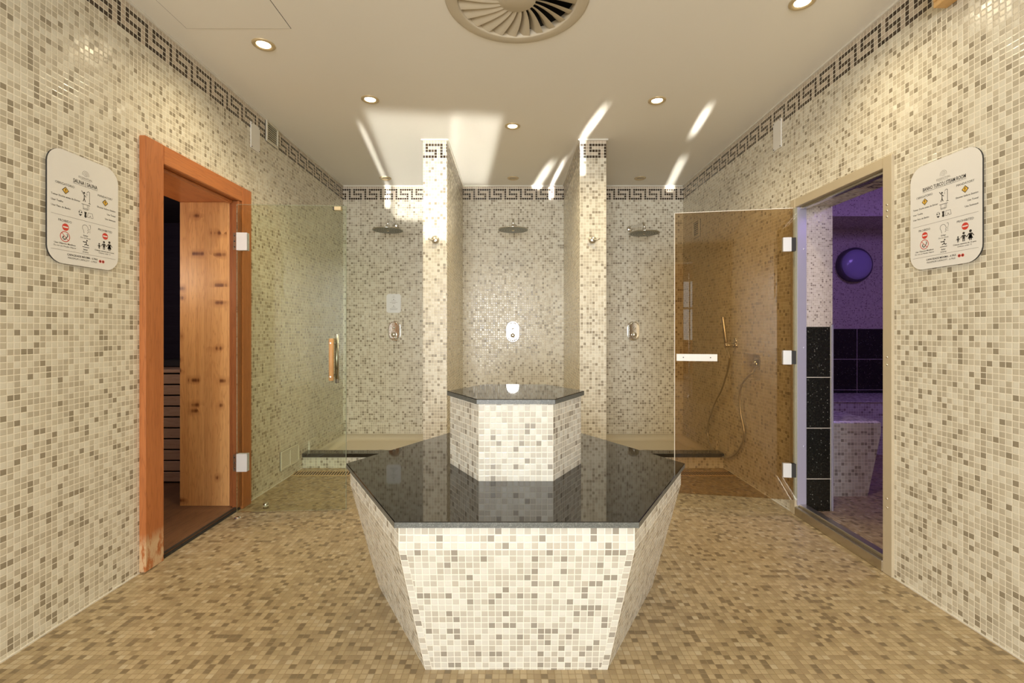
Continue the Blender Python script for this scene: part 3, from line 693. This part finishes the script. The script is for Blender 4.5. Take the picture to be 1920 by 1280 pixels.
# ------------------------------------------------------------ showers
CUB = [(-W, PL[0], 'left'), (PL[1], PR[0], 'middle'), (PR[1], W, 'right')]
for x0, x1, nm in CUB:
    k = thing('shower_kerb', ((x0+x1)/2, 3.96, 0), 'low mosaic step with black granite cap in front of the %s shower' % nm, 'step', 'shower steps')
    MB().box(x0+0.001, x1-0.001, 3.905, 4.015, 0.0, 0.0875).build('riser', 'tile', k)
    MB().bbox(x0+0.001, x1-0.001, 3.897, 4.018, 0.088, 0.12, 0.003).build('cap', ['granite'], k)
    t = thing('shower_tray', ((x0+x1)/2, 4.4, 0), 'cream shower tray set behind the step of the %s shower' % nm, 'shower tray', 'shower trays')
    m = MB(); o = [(x0+0.014, 4.020), (x1-0.014, 4.020), (x1-0.014, YB-0.014), (x0+0.014, YB-0.014)]
    rim = 0.022; zt_, zf = 0.082, 0.028
    i1 = [(o[0][0]+rim, o[0][1]+rim), (o[1][0]-rim, o[1][1]+rim), (o[2][0]-rim, o[2][1]-rim), (o[3][0]+rim, o[3][1]-rim)]
    i2 = [(o[0][0]+rim+0.05, o[0][1]+rim+0.05), (o[1][0]-rim-0.05, o[1][1]+rim+0.05), (o[2][0]-rim-0.05, o[2][1]-rim-0.05), (o[3][0]+rim+0.05, o[3][1]-rim-0.05)]
    i15 = [((a[0]*0.7+b[0]*0.3), (a[1]*0.7+b[1]*0.3)) for a, b in zip(i1, i2)]
    for q in range(4):
        r2 = (q+1) % 4
        m.face([(*o[q], 0), (*o[r2], 0), (*o[r2], zt_), (*o[q], zt_)])
        m.face([(*o[q], zt_), (*o[r2], zt_), (*i1[r2], zt_), (*i1[q], zt_)])
        m.face([(*i1[q], zt_), (*i1[r2], zt_), (*i15[r2], 0.045), (*i15[q], 0.045)], smooth=True)
        m.face([(*i15[q], 0.045), (*i15[r2], 0.045), (*i2[r2], zf), (*i2[q], zf)], smooth=True)
    m.face([(*p, zf) for p in i2]); m.face([(*p, 0) for p in o][::-1])
    m.build('basin', 'tray', t)
    MB().lathe([(0, zf+0.004), (0.045, zf+0.003), (0.052, zf)], ((x0+x1)/2, 4.35, 0), 'Z', 24).build('drain_cover', 'chrome', t)
    # raised mosaic skirting round the tray
    sk = MB().box(x0, x1, YB-0.013, YB, 0.083, 0.197)
    sk.box(x0, x0+0.013, 4.02, YB-0.013, 0.083, 0.197).box(x1-0.013, x1, 4.02, YB-0.013, 0.083, 0.197)
    struct('baseboard_shower_'+nm, sk, 'wall')
# linear floor drains
for x0, x1, nm in (( -W+0.006, -0.70, 'left'), (0.73, W-0.006, 'right')):
    g = thing('floor_drain', ((x0+x1)/2, 3.75, 0), 'tan slotted floor drain in front of the %s shower step' % nm, 'drain', 'floor drains')
    MB().box(x0, x1, 3.69, 3.81, 0.0, 0.0015).build('channel', 'dark', g)
    fr = MB().bbox(x0, x1, 3.688, 3.697, 0.0, 0.006, 0.001).bbox(x0, x1, 3.803, 3.812, 0.0, 0.006, 0.001)
    n = int((x1-x0)/0.021)
    for i in range(n):
        x = x0+0.004+i*0.021
        fr.face([(x, 3.697, 0.005), (x+0.011, 3.697, 0.005), (x+0.011-0.012, 3.803, 0.005), (x-0.012, 3.803, 0.005)])
    fr.build('grate', 'grate', g)

def shower_head(xh, xp, hz, hp, lab):
    r = thing('rain_shower', (xp, YB, hp), lab, 'shower head', 'ceiling height rain showers')
    MB().lathe([(0, -0.016), (0.022, -0.016), (0.030, -0.010), (0.032, 0)], (xp, YB, hp), 'Y', 28).build('wall_flange', 'chrome', r)
    yh = 4.45; top = hz+0.10
    pts = [Vector((xp, YB-0.01, hp)), Vector((xp+(xh-xp)*0.12, YB-0.06, hp-0.001)), Vector((xh-(xh-xp)*0.15, yh+0.045, top+0.002)), Vector((xh-(xh-xp)*0.04, yh+0.012, top-0.006)), Vector((xh, yh, top-0.028)), Vector((xh, yh, hz+0.035))]
    MB().tube(pts, 0.0105, 14).build('arm', 'chrome', r)
    MB().lathe([(0.0, hz+0.05), (0.016, hz+0.048), (0.018, hz+0.030), (0.026, hz+0.022), (0.03, hz+0.015)], (xh, yh, 0), 'Z', 24).build('swivel', 'chrome', r)
    D = 0.143
    MB().lathe([(0.0, hz+0.018), (0.03, hz+0.016), (0.10, hz+0.009), (D-0.005, hz+0.003), (D, hz-0.001), (D, hz-0.004), (D-0.004, hz-0.006)], (xh, yh, 0), 'Z', 48).build('head_shell', 'chrome', r)
    fc = MB().lathe([(D-0.004, hz-0.006), (0.02, hz-0.0075), (0.0, hz-0.008)], (xh, yh, 0), 'Z', 48)
    for j in range(1, 6):
        for q in range(j*6):
            t = 2*PI*q/(j*6); rr = 0.024*j
            fc.lathe([(0.0028, hz-0.007), (0.002, hz-0.0105), (0, hz-0.0108)], (xh+rr*math.cos(t), yh+rr*math.sin(t), 0), 'Z', 5)
    fc.build('spray_face', 'spray', r)
    MB().lathe([(0.014, hz-0.007), (0.012, hz-0.014), (0, hz-0.015)], (xh, yh, 0), 'Z', 16).build('centre_screw', 'chrome', r)
shower_head(-1.17, -1.195, 2.068, 2.198, 'round chrome rain shower head in the left shower')
shower_head(0.0, 0.008, 2.072, 2.185, 'round chrome rain shower head in the middle shower')
shower_head(1.225, 1.185, 2.040, 2.162, 'round chrome rain shower head in the right shower')

def mixer(x, z, lab, cover='chrome'):
    r = thing('shower_mixer', (0, 0, 0), lab, 'shower mixer', 'shower mixers', local=True)
    def oval(w, h, n=14, cx=0, cy=0):
        p = []
        for k in range(n+1): t = PI*k/n; p.append((cx+w*math.cos(t), cy+(h-w)+w*math.sin(t)))
        for k in range(n+1): t = PI+PI*k/n; p.append((cx+w*math.cos(t), cy-(h-w)+w*math.sin(t)))
        return p
    m = MB(); m.prism(oval(0.062, 0.101), 0, 0.008)
    m.build('wall_plate', 'chrome', r)
    m = MB()
    pr = [(1.0, 0.008), (1.0, 0.020), (0.96, 0.0255), (0.88, 0.028)]
    ov = oval(0.057, 0.096)
    for (s0, z0), (s1, z1) in zip(pr, pr[1:]):
        for k in range(len(ov)):
            a, b = ov[k], ov[(k+1) % len(ov)]
            m.face([(a[0]*s0, a[1]*s0, z0), (b[0]*s0, b[1]*s0, z0), (b[0]*s1, b[1]*s1, z1), (a[0]*s1, a[1]*s1, z1)], smooth=True)
    m.face([(p[0]*0.88, p[1]*0.88, 0.028) for p in ov]); m.build('cover', cover, r)
    MB().lathe([(0.024, 0.028), (0.023, 0.055), (0.019, 0.060), (0, 0.061)], (0, -0.038, 0), 'Z', 28).build('temperature_knob', 'chrome', r)
    MB().tube([(0.0, -0.038, 0.048), (0.012, -0.062, 0.052), (0.018, -0.082, 0.056)], [0.006, 0.005, 0.004], 10).build('lever', 'chrome', r)
    MB().lathe([(0.011, 0.028), (0.010, 0.044), (0.007, 0.047), (0, 0.048)], (0, 0.030, 0), 'Z', 20).build('flow_button', 'chrome', r)
    onwall(r, 'B', x, z)
mixer(-1.204, 1.127, 'oval chrome shower mixer on the back wall of the left shower', )
mixer(-0.003, 1.118, 'oval chrome shower mixer on the back wall of the middle shower')
mixer(1.223, 1.125, 'oval chrome shower mixer on the back wall of the right shower')

# robe hooks on the partition fronts
def hook(x, sgn, lab):
    r = thing('robe_hook', (0, 0, 0), lab, 'hook', 'robe hooks on the partitions', local=True)
    MB().lathe([(0.031, 0), (0.031, 0.010), (0.027, 0.020), (0.018, 0.027), (0, 0.030)], (0, 0, 0), 'Z', 32).build('dome', 'satin', r)
    MB().tube([(0, -0.002, 0.022), (sgn*0.02, -0.006, 0.040), (sgn*0.035, -0.003, 0.045), (sgn*0.046, 0.004, 0.046)], [0.006, 0.006, 0.0055, 0.007], 12).build('peg', 'satin', r)
    onwall(r, 3.68, x, 1.825)
hook(-0.600, -1, 'satin metal robe hook on the left partition')
hook(0.612, 1, 'satin metal robe hook on the right partition')

# ------------------------------------------------------------ signs
def outline(w, h, r, n=8):
    p = []
    for cx, cy, t0 in ((w/2-r, h/2-r, 0), (-w/2+r, h/2-r, PI/2), (-w/2+r, -h/2+r, PI), (w/2-r, -h/2+r, 1.5*PI)):
        for k in range(n+1): t = t0+PI/2*k/n; p.append((cx+r*math.cos(t), cy+r*math.sin(t)))
    return p
def text_to(mb, txt, x, y, size, align='CENTER', z=0.0, bold=0.0, width=None):
    c = bpy.data.curves.new('txt', 'FONT'); c.body = txt; c.size = size; c.align_x = align; c.resolution_u = 2; c.offset = bold
    o = bpy.data.objects.new('txt', c); COL.objects.link(o)
    dg = bpy.context.evaluated_depsgraph_get(); me = bpy.data.meshes.new_from_object(o.evaluated_get(dg))
    sx = 1.0
    if width and len(me.vertices):
        xs = [v.co.x for v in me.vertices]; sx = width/(max(xs)-min(xs))
    for p in me.polygons: mb.face([(x+me.vertices[i].co.x*sx, y+me.vertices[i].co.y, z) for i in p.vertices])
    bpy.data.objects.remove(o); bpy.data.curves.remove(c); bpy.data.meshes.remove(me)
def line(mb, a, b, w, z):
    a = Vector((*a, z)); b = Vector((*b, z)); d = (b-a).normalized(); n = Vector((-d.y, d.x, 0))*w/2
    mb.face([a-n, b-n, b+n, a+n])
def disc(mb, x, y, r, z, n=20, sx=1.0): mb.face([(x+r*sx*math.cos(2*PI*k/n), y+r*math.sin(2*PI*k/n), z) for k in range(n)])
def ring(mb, x, y, r, w, z, n=28, t0=0, t1=2*PI):
    for k in range(n):
        a, b = t0+(t1-t0)*k/n, t0+(t1-t0)*(k+1)/n
        mb.face([(x+(r-w)*math.cos(a), y+(r-w)*math.sin(a), z), (x+r*math.cos(a), y+r*math.sin(a), z), (x+r*math.cos(b), y+r*math.sin(b), z), (x+(r-w)*math.cos(b), y+(r-w)*math.sin(b), z)])
def pline(mb, pts, w, z):
    for a, b in zip(pts, pts[1:]): line(mb, a, b, w, z)
def rules_sign(side, yc, zc, title, tw, lab):
    w, h = 0.317, 0.436; r = thing('rules_sign', (0, 0, 0), lab, 'sign', 'rule signs on the side walls', local=True)
    m = MB().prism(outline(w, h, 0.062), 0.0015, 0.0075, 0, 1); m.build('plate', ['sign', 'rubber'], r)
    MB().box(-0.1, 0.1, -0.15, 0.15, 0, 0.0015).build('backing', 'rubber', r)
    Z = 0.0078; t = MB(); g = MB(); rd = MB(); yl = MB()
    # emblem
    ring(g, 0, 0.152, 0.015, 0.0012, Z, 24, -0.3, PI+0.3); ring(g, 0, 0.153, 0.009, 0.001, Z, 20); ring(g, 0.001, 0.153, 0.004, 0.001, Z, 14)
    text_to(g, 'ESSENTIAL', 0, 0.132, 0.0115, width=0.062, z=Z); line(g, (-0.022, 0.1285), (0.022, 0.1285), 0.0009, Z)
    text_to(t, title, 0, 0.108, 0.0205, width=tw, z=Z, bold=0.0004); line(t, (-tw/2-0.001, 0.104), (tw/2+0.001, 0.104), 0.0011, Z)
    text_to(t, 'OBRIGATÓRIO', -0.088, 0.083, 0.0125, width=0.078, z=Z); text_to(t, 'MANDATORY', 0.092, 0.083, 0.0125, width=0.072, z=Z)
    for x in (-0.086, 0.092):
        y = 0.064; s = 0.0145
        t.face([(x-s, y, Z), (x, y-s, Z), (x+s, y, Z), (x, y+s, Z)]); s2 = 0.0112
        yl = MB(); yl.face([(x-s2, y, Z+0.0003), (x, y-s2, Z+0.0003), (x+s2, y, Z+0.0003), (x, y+s2, Z+0.0003)]); yl.build('warning_diamond', 'yellow', r, weld=False)
        line(t, (x, y-0.002), (x, y+0.0075), 0.003, Z+0.0006); disc(t, x, y-0.006, 0.0016, Z+0.0006, 8)
    for k, (a, b) in enumerate((('Tomar Duche antes de Entrar', 'Shower before Session'), ('Usar Toalha', 'Use Towel'), ('Usar Fato de Banho', 'Use Swimsuit'))):
        text_to(t, a, -0.144, 0.036-k*0.021, 0.0098, 'LEFT', Z, 0.0001); text_to(t, b, 0.144, 0.036-k*0.021, 0.0098, 'RIGHT', Z, 0.0001)
    # shower pictogram
    disc(t, -0.006, 0.078, 0.0038, Z, 12); pline(t, [(-0.018, 0.084), (-0.007, 0.070), (0.002, 0.063)], 0.0026, Z)
    pline(t, [(-0.006, 0.071), (-0.006, 0.056), (-0.011, 0.043)], 0.003, Z); line(t, (-0.006, 0.056), (-0.001, 0.043), 0.003, Z)
    pline(t, [(0.006, 0.083), (0.013, 0.088), (0.018, 0.086), (0.018, 0.040)], 0.0017, Z); line(t, (0.013, 0.040), (0.023, 0.040), 0.002, Z)
    for q in range(3): line(t, (0.004-q*0.001, 0.080-q*0.004), (0.008, 0.076-q*0.003), 0.0008, Z)
    # towel
    line(t, (-0.018, 0.032), (0.020, 0.032), 0.0017, Z); pline(t, [(-0.011, 0.032), (-0.011, 0.012), (0.008, 0.012), (0.008, 0.032)], 0.0012, Z)
    pline(t, [(0.008, 0.014), (0.014, 0.014), (0.014, 0.032)], 0.0012, Z); line(t, (-0.011, 0.016), (0.008, 0.016), 0.0016, Z)
    # swimwear
    ring(t, -0.023, -0.002, 0.007, 0.0012, Z, 16, 0.2, PI-0.2)
    t.face([(-0.032, -0.006, Z), (-0.0245, -0.006, Z), (-0.028, 0.001, Z)]); t.face([(-0.0215, -0.006, Z), (-0.014, -0.006, Z), (-0.018, 0.001, Z)])
    t.face([(-0.031, -0.011, Z), (-0.023, -0.019, Z), (-0.015, -0.011, Z)])
    t.face([(-0.006, -0.017, Z), (0.000, -0.021, Z), (0.005, -0.017, Z), (0.003, -0.008, Z), (0.005, 0.003, Z), (-0.006, 0.003, Z), (-0.004, -0.008, Z)])
    pline(t, [(0.011, 0.002), (0.031, 0.002), (0.034, -0.016), (0.025, -0.017), (0.021, -0.008), (0.017, -0.017), (0.008, -0.016), (0.011, 0.002)], 0.0012, Z)
    line(g, (-0.144, -0.034), (0.144, -0.034), 0.0011, Z)
    text_to(t, 'PROIBIDO', -0.088, -0.058, 0.0125, width=0.055, z=Z); text_to(t, 'PROHIBITED', 0.092, -0.058, 0.0125, width=0.068, z=Z)
    for x in (-0.086, 0.092):
        nd = MB(); disc(nd, x, -0.077, 0.0138, Z, 24); ne = nd.build('no_entry_symbol', 'red', r)
        MB().box(x-0.0105, x+0.0105, -0.0795, -0.0745, Z, Z+0.0003).build('bar', 'sign', ne)
    # shouting head
    ring(t, -0.002, -0.062, 0.013, 0.0013, Z, 18, 0.3, PI+0.9); pline(t, [(0.010, -0.058), (0.013, -0.066), (0.009, -0.070), (0.013, -0.075), (0.007, -0.082)], 0.0013, Z)
    line(t, (-0.010, -0.072), (-0.007, -0.084), 0.0013, Z); pline(t, [(0.015, -0.048), (0.022, -0.048), (0.022, -0.060)], 0.0013, Z)
    for q in range(3): line(t, (0.016, -0.066-q*0.005), (0.022, -0.063-q*0.007), 0.0011, Z)
    text_to(t, 'Gritar', 0, -0.096, 0.0088, z=Z, bold=0.0001); text_to(t, 'Do not Shout', 0, -0.105, 0.0080, z=Z)
    # falling figure
    disc(t, 0.006, -0.112, 0.0032, Z, 10); pline(t, [(-0.012, -0.118), (-0.003, -0.119), (0.004, -0.117), (0.003, -0.127), (0.010, -0.131), (0.014, -0.129)], 0.0034, Z)
    pline(t, [(0.003, -0.127), (-0.006, -0.131)], 0.003, Z); line(t, (-0.014, -0.139), (0.016, -0.139), 0.0022, Z)
    text_to(t, 'Saltar', 0, -0.152, 0.0088, z=Z, bold=0.0001); text_to(t, 'Jumping', 0, -0.161, 0.0080, z=Z)
    # metal objects
    ring(rd, -0.088, -0.114, 0.0205, 0.0026, Z); line(rd, (-0.102, -0.100), (-0.074, -0.128), 0.0022, Z)
    pline(t, [(-0.098, -0.122), (-0.094, -0.112)], 0.004, Z); pline(t, [(-0.088, -0.126), (-0.083, -0.118), (-0.076, -0.110), (-0.080, -0.103)], 0.003, Z); disc(t, -0.092, -0.124, 0.003, Z, 8)
    text_to(t, 'Usar Objectos Metálicos', -0.088, -0.144, 0.0088, z=Z, bold=0.0001); text_to(t, 'Do not use Metallic Objects', -0.088, -0.154, 0.0080, z=Z)
    # children
    for x, s, sk_ in ((0.063, 0.62, 0), (0.086, 0.95, 0), (0.113, 1.05, 1)):
        y = -0.134
        disc(t, x, y+0.033*s, 0.0052*s, Z, 12)
        t.face([(x-0.005*s, y+0.010*s, Z), (x+0.005*s, y+0.010*s, Z), (x+0.006*s, y+0.026*s, Z), (x-0.006*s, y+0.026*s, Z)])
        line(t, (x-0.005*s, y+0.025*s), (x-0.013*s, y+0.015*s), 0.003*s, Z); line(t, (x+0.005*s, y+0.025*s), (x+0.013*s, y+0.015*s), 0.003*s, Z)
        line(t, (x-0.003*s, y+0.011*s), (x-0.003*s, y), 0.0035*s, Z); line(t, (x+0.003*s, y+0.011*s), (x+0.003*s, y), 0.0035*s, Z)
        if sk_: t.face([(x-0.010*s, y+0.006*s, Z), (x+0.010*s, y+0.006*s, Z), (x+0.004*s, y+0.020*s, Z), (x-0.004*s, y+0.020*s, Z)])
    text_to(t, 'Crianças menores de 12 anos', 0.089, -0.144, 0.0078, z=Z, bold=0.0001); text_to(t, 'Children under 12', 0.089, -0.153, 0.0078, z=Z)
    line(g, (-0.144, -0.167), (0.144, -0.167), 0.0011, Z)
    text_to(t, 'CAPACIDADE MÁXIMA - 6 PAX', -0.012, -0.184, 0.0105, width=0.135, z=Z, bold=0.0002); text_to(t, 'MAXIMUM CAPACITY - 6 PAX', -0.012, -0.196, 0.0105, width=0.128, z=Z)
    for x in (0.068, 0.082): dd = MB(); disc(dd, x, -0.186, 0.0062, Z, 16); dd.build('red_dot', 'red', r)
    for x in (0.068, 0.082): disc(t, x, -0.186, 0.0028, Z+0.0004, 10)
    t.build('lettering', 'black', r, weld=False); g.build('emblem_and_rules', 'grey', r, weld=False); rd.build('no_metal_symbol', 'red', r, weld=False)
    onwall(r, side, yc, zc)
rules_sign('L', 1.9185, 1.596, 'SAUNA | SAUNA', 0.108, 'white rounded sauna rules sign on the left mosaic wall')
rules_sign('R', 1.9060, 1.596, 'BANHO TURCO | STEAM ROOM', 0.190, 'white rounded steam room rules sign on the right mosaic wall')
# small notice in the left shower
r = thing('shower_notice', (0, 0, 0), 'small white notice above the mixer in the left shower', 'sign', local=True)
MB().prism(outline(0.146, 0.192, 0.024, 6), 0.0, 0.006).build('plate', 'notice', r)
t = MB(); Z = 0.0064
ring(t, 0, 0.070, 0.008, 0.001, Z, 12); line(t, (-0.016, 0.060), (0.016, 0.060), 0.001, Z)
for y in (0.040, -0.026): disc(t, 0, y, 0.005, Z, 8)
for y, w_ in ((0.026, 0.05), (0.010, 0.08), (0.0, 0.036), (-0.040, 0.04), (-0.054, 0.08), (-0.064, 0.07)): line(t, (-w_/2, y), (w_/2, y), 0.0022, Z)
t.build('print', 'grey', r, weld=False)
onwall(r, 'B', -1.213, 1.405)

# ------------------------------------------------------------ vents and cover plates
def louvre_vent(side, y, z, w, h, n, lab, panels=1, mat='louvre'):
    r = thing('wall_vent', (0, 0, 0), lab, 'vent', local=True)
    MB().bbox(-w/2, w/2, -h/2, h/2, 0, 0.004, 0.001).build('back_plate', 'dark', r)
    m = MB(); b = 0.014
    m.bbox(-w/2, w/2, h/2-b, h/2, 0.003, 0.014, 0.002).bbox(-w/2, w/2, -h/2, -h/2+b, 0.003, 0.014, 0.002)
    m.bbox(-w/2, -w/2+b, -h/2+b, h/2-b, 0.003, 0.014, 0.002).bbox(w/2-b, w/2, -h/2+b, h/2-b, 0.003, 0.014, 0.002)
    if panels == 2: m.bbox(-b/2, b/2, -h/2+b, h/2-b, 0.003, 0.014, 0.002)
    m.build('frame', mat, r)
    m = MB(); ih = h-2*b
    for k in range(n):
        yc = -ih/2+ih*(k+0.5)/n; t = ih/n*0.33
        x0, x1 = -w/2+b, w/2-b
        m.face([(x0, yc-t, 0.012), (x1, yc-t, 0.012), (x1, yc+t, 0.006), (x0, yc+t, 0.006)])
        m.face([(x0, yc-t, 0.005), (x1, yc-t, 0.005), (x1, yc-t, 0.012), (x0, yc-t, 0.012)])
    m.build('louvres', mat, r)
    onwall(r, side, y, z)
louvre_vent('L', 3.405, 2.525, 0.165, 0.148, 8, 'square cream vent grille high on the left wall beside the ceiling')
louvre_vent('R', 4.48, 2.084, 0.160, 0.158, 7, 'small cream vent grille on the right wall behind the bronze glass door')
louvre_vent('L', 3.68, 0.152, 0.300, 0.142, 9, 'wide pale vent grille low on the left wall near the shower step', 2, 'louvre')
def cover_plate(side, y, z, w, h, lab):
    r = thing('cover_plate', (0, 0, 0), lab, 'cover plate', local=True)
    MB().bbox(-w/2, w/2, -h/2, h/2, 0, 0.006, 0.0015).build('plate', 'white', r)
    m = MB()
    for x in (-w/2+0.010, w/2-0.010):
        for yy in (-h/2+0.009, h/2-0.009): MB().lathe([(0.0042, 0.006), (0.003, 0.008), (0, 0.0083)], (x, yy, 0), 'Z', 10).build('screw', 'rubber', r)
    onwall(r, side, y, z)
cover_plate('L', 3.19, 2.417, 0.112, 0.172, 'blank white cover plate on the left wall below the meander band')
cover_plate('R', 3.112, 2.401, 0.096, 0.186, 'blank white cover plate on the right wall below the meander band')
r = thing('wooden_box', (0, 0, 0), 'blond wooden box mounted high on the right wall near the ceiling', 'box', local=True)
MB().bbox(-0.005, 0.34, 0, 0.15, 0, 0.055, 0.003).build('body', 'blond', r)
MB().bbox(0.002, 0.333, 0.02, 0.13, 0.0552, 0.062, 0.002).build('front_panel', 'blond', r)
onwall(r, 'R', 1.895, 2.405)

# ------------------------------------------------------------ hand shower with hose, right wall
hs = thing('hand_shower', (W, 3.70, 1.016), 'chrome hand shower with looping metal hose on the right wall behind the bronze glass', 'hand shower')
hy, hz = 3.705, 1.012
MB().lathe([(0.0, -0.012), (0.020, -0.012), (0.026, -0.006), (0.027, 0)], (W, hy, hz), 'X', 24).lathe([(0.0, -0.012), (0.018, -0.012), (0.024, -0.006), (0.025, 0)], (W, hy, hz+0.035), 'X', 24).build('wall_bracket', 'chrome', hs)
MB().tube([(W-0.01, hy, hz), (W-0.045, hy, hz), (W-0.068, hy, hz)], [0.018, 0.014, 0.017], 16).tube([(W-0.070, hy+0.002, hz-0.018), (W-0.070, hy, hz+0.018)], 0.016, 16).build('holder', 'chrome', hs)
MB().tube([(W-0.070, hy+0.001, hz-0.02), (W-0.074, hy, hz+0.03), (W-0.100, hy-0.005, hz+0.215), (W-0.101, hy-0.005, hz+0.222)], [0.010, 0.0145, 0.016, 0.014], 18).build('wand', 'steel', hs)
oy, oz = 3.455, 0.885
MB().lathe([(0.0, 0.0), (0.028, 0.0), (0.028, -0.006), (0.012, -0.010), (0.012, -0.03)], (W+ND, oy, oz), 'X', 20).lathe([(0.0, -0.083), (0.018, -0.079), (0.027, -0.068), (0.030, -0.053), (0.027, -0.038), (0.012, -0.028)], (W+ND, oy, oz), 'X', 20).build('outlet_elbow', 'chrome', hs)
raw = [(1413.7, 690, .02), (1412, 698, .0), (1399.7, 710, -.03), (1390, 724.7, -.035), (1387, 745.8, -.035), (1389, 776, -.03), (1393.8, 799.7, -.02), (1395.5, 816, -.015), (1391.5, 832.5, -.012), (1381, 850, -.012),
       (1364.5, 858.7, -.012), (1345.8, 852.4, -.012), (1331.7, 834.8, -.012), (1326.6, 811.4, -.015), (1329.4, 788, -.02), (1341, 755, -.03), (1352.8, 731.7, -.04), (1363.4, 698.9, -.055), (1368, 670.8, -.068)]
ctrl = [Vector((W+dx, (W+dx)*893/(px-962), EYE+0.004+(622-py)*(W+dx)/(px-962))) for px, py, dx in raw]
ctrl[0] = Vector((W+0.032, oy, oz-0.018)); ctrl.append(Vector((W-0.070, hy+0.002, hz-0.02)))
def smooth(c, n=6):
    out = []
    for i in range(len(c)-1):
        p0, p1, p2, p3 = c[max(i-1, 0)], c[i], c[i+1], c[min(i+2, len(c)-1)]
        for k in range(n):
            t = k/n; out.append(0.5*((2*p1)+(p2-p0)*t+(2*p0-5*p1+4*p2-p3)*t*t+(3*p1-p0-3*p2+p3)*t**3))
    out.append(c[-1]); return out
MB().tube(smooth(ctrl), 0.0078, 10).build('hose', 'hose', hs)

# ------------------------------------------------------------ ceiling fittings
def downlight(x, y, on, lab, group):
    r = thing('downlight', (x, y, H), lab, 'ceiling light', group, local=True)
    MB().lathe([(0.056, 0), (0.056, -0.003), (0.050, -0.007), (0.040, -0.006), (0.034, -0.001)], (0, 0, 0), 'Z', 36).build('trim_ring', 'gold', r)
    MB().lathe([(0.035, -0.0015), (0.02, -0.003), (0, -0.0035)], (0, 0, 0), 'Z', 28).build('lamp_glass', 'lampon' if on else 'lampoff', r)
    if on:
        l = lamp('downlight_lamp', 'SPOT', (x, y, H-0.02), on, (1.0, 0.82, 0.53), (x, y, 0), spot_size=math.radians(150), spot_blend=0.9, shadow_soft_size=0.035)
    return r
E = 20
downlight(-1.292, 2.466, E, 'lit round downlight nearest the sauna door on the left of the ceiling', 'lit downlights')
downlight(-0.915, 3.048, 32, 'lit round downlight at the near edge of the sunlit ceiling patch', 'lit downlights')
downlight(-0.004, 3.443, 32, 'lit round downlight in the middle of the ceiling before the middle shower', 'lit downlights')
downlight(0.926, 3.062, 32, 'lit round downlight to the right of the thin sun streak', 'lit downlights')
downlight(1.305, 2.147, E, 'lit round downlight at the top right edge of the ceiling', 'lit downlights')
for x, y, w_ in ((-1.3, 0.9, 'overhead left of the viewpoint'), (1.3, 0.9, 'overhead right of the viewpoint'), (-0.6, -0.4, 'behind and left of the viewpoint'), (0.6, -0.4, 'behind and right of the viewpoint')):
    downlight(x, y, 13, 'lit round downlight in the ceiling '+w_, 'lit downlights')
downlight(-1.235, 4.61, 0, 'unlit downlight above the left shower', 'unlit shower downlights')
downlight(0.0, 4.61, 0, 'unlit downlight above the middle shower', 'unlit shower downlights')
downlight(1.230, 4.61, 0, 'unlit downlight above the right shower', 'unlit shower downlights')

df = thing('air_diffuser', (DC[0], DC[1], H), 'large round swirl air diffuser with radial blades in the ceiling', 'air vent', local=True)
MB().lathe([(0.325, 0.0), (0.324, -0.004), (0.318, -0.006), (0.276, -0.008), (0.269, -0.006), (0.269, 0.03)], (0, 0, 0), 'Z', 72).build('outer_ring', 'diff', df)
MB().lathe([(0.086, 0.028), (0.085, -0.003), (0.082, -0.005), (0, -0.0055)], (0, 0, 0), 'Z', 48).build('hub', 'diff', df)
MB().lathe([(0.272, 0.0), (0.272, 0.14), (0, 0.14)], (0, 0, 0), 'Z', 48).build('plenum', 'dark', df)
NBL = 24; bl = MB()
for i in range(NBL):
    th = 2*PI*i/NBL; st_ = 2*PI/NBL; nr = 8
    row = []
    for j in range(nr+1):
        r = 0.082+(0.268-0.082)*j/nr; f = j/nr
        sw = 0.42*(f-f*f*0.35)
        a_lo = th+sw; a_hi = th+sw+st_*(1.06-0.05*f)
        zl = -0.0045; zh = 0.010+0.026*math.sin(min(f*1.25, 1)*PI/2)
        mid = (a_lo+a_hi)/2
        row.append([(r*math.cos(a_lo), r*math.sin(a_lo), zl), (r*math.cos(mid), r*math.sin(mid), zl*0.55+zh*0.10), (r*math.cos(a_hi), r*math.sin(a_hi), zh)])
    for j in range(nr):
        for k in range(2):
            bl.face([row[j][k], row[j][k+1], row[j+1][k+1], row[j+1][k]], smooth=True)
bl.build('blades', 'diff', df)

ap = thing('access_panel', (-1.345, 2.08, H), 'flush square access panel in the ceiling near the left wall', 'panel', local=True)
MB().box(-0.257, 0.257, -0.257, 0.257, -0.0006, -0.0002).build('joint', 'rubber', ap)
MB().box(-0.2545, 0.2545, -0.2545, 0.2545, -0.0018, -0.0006).build('panel', 'ceiling', ap)
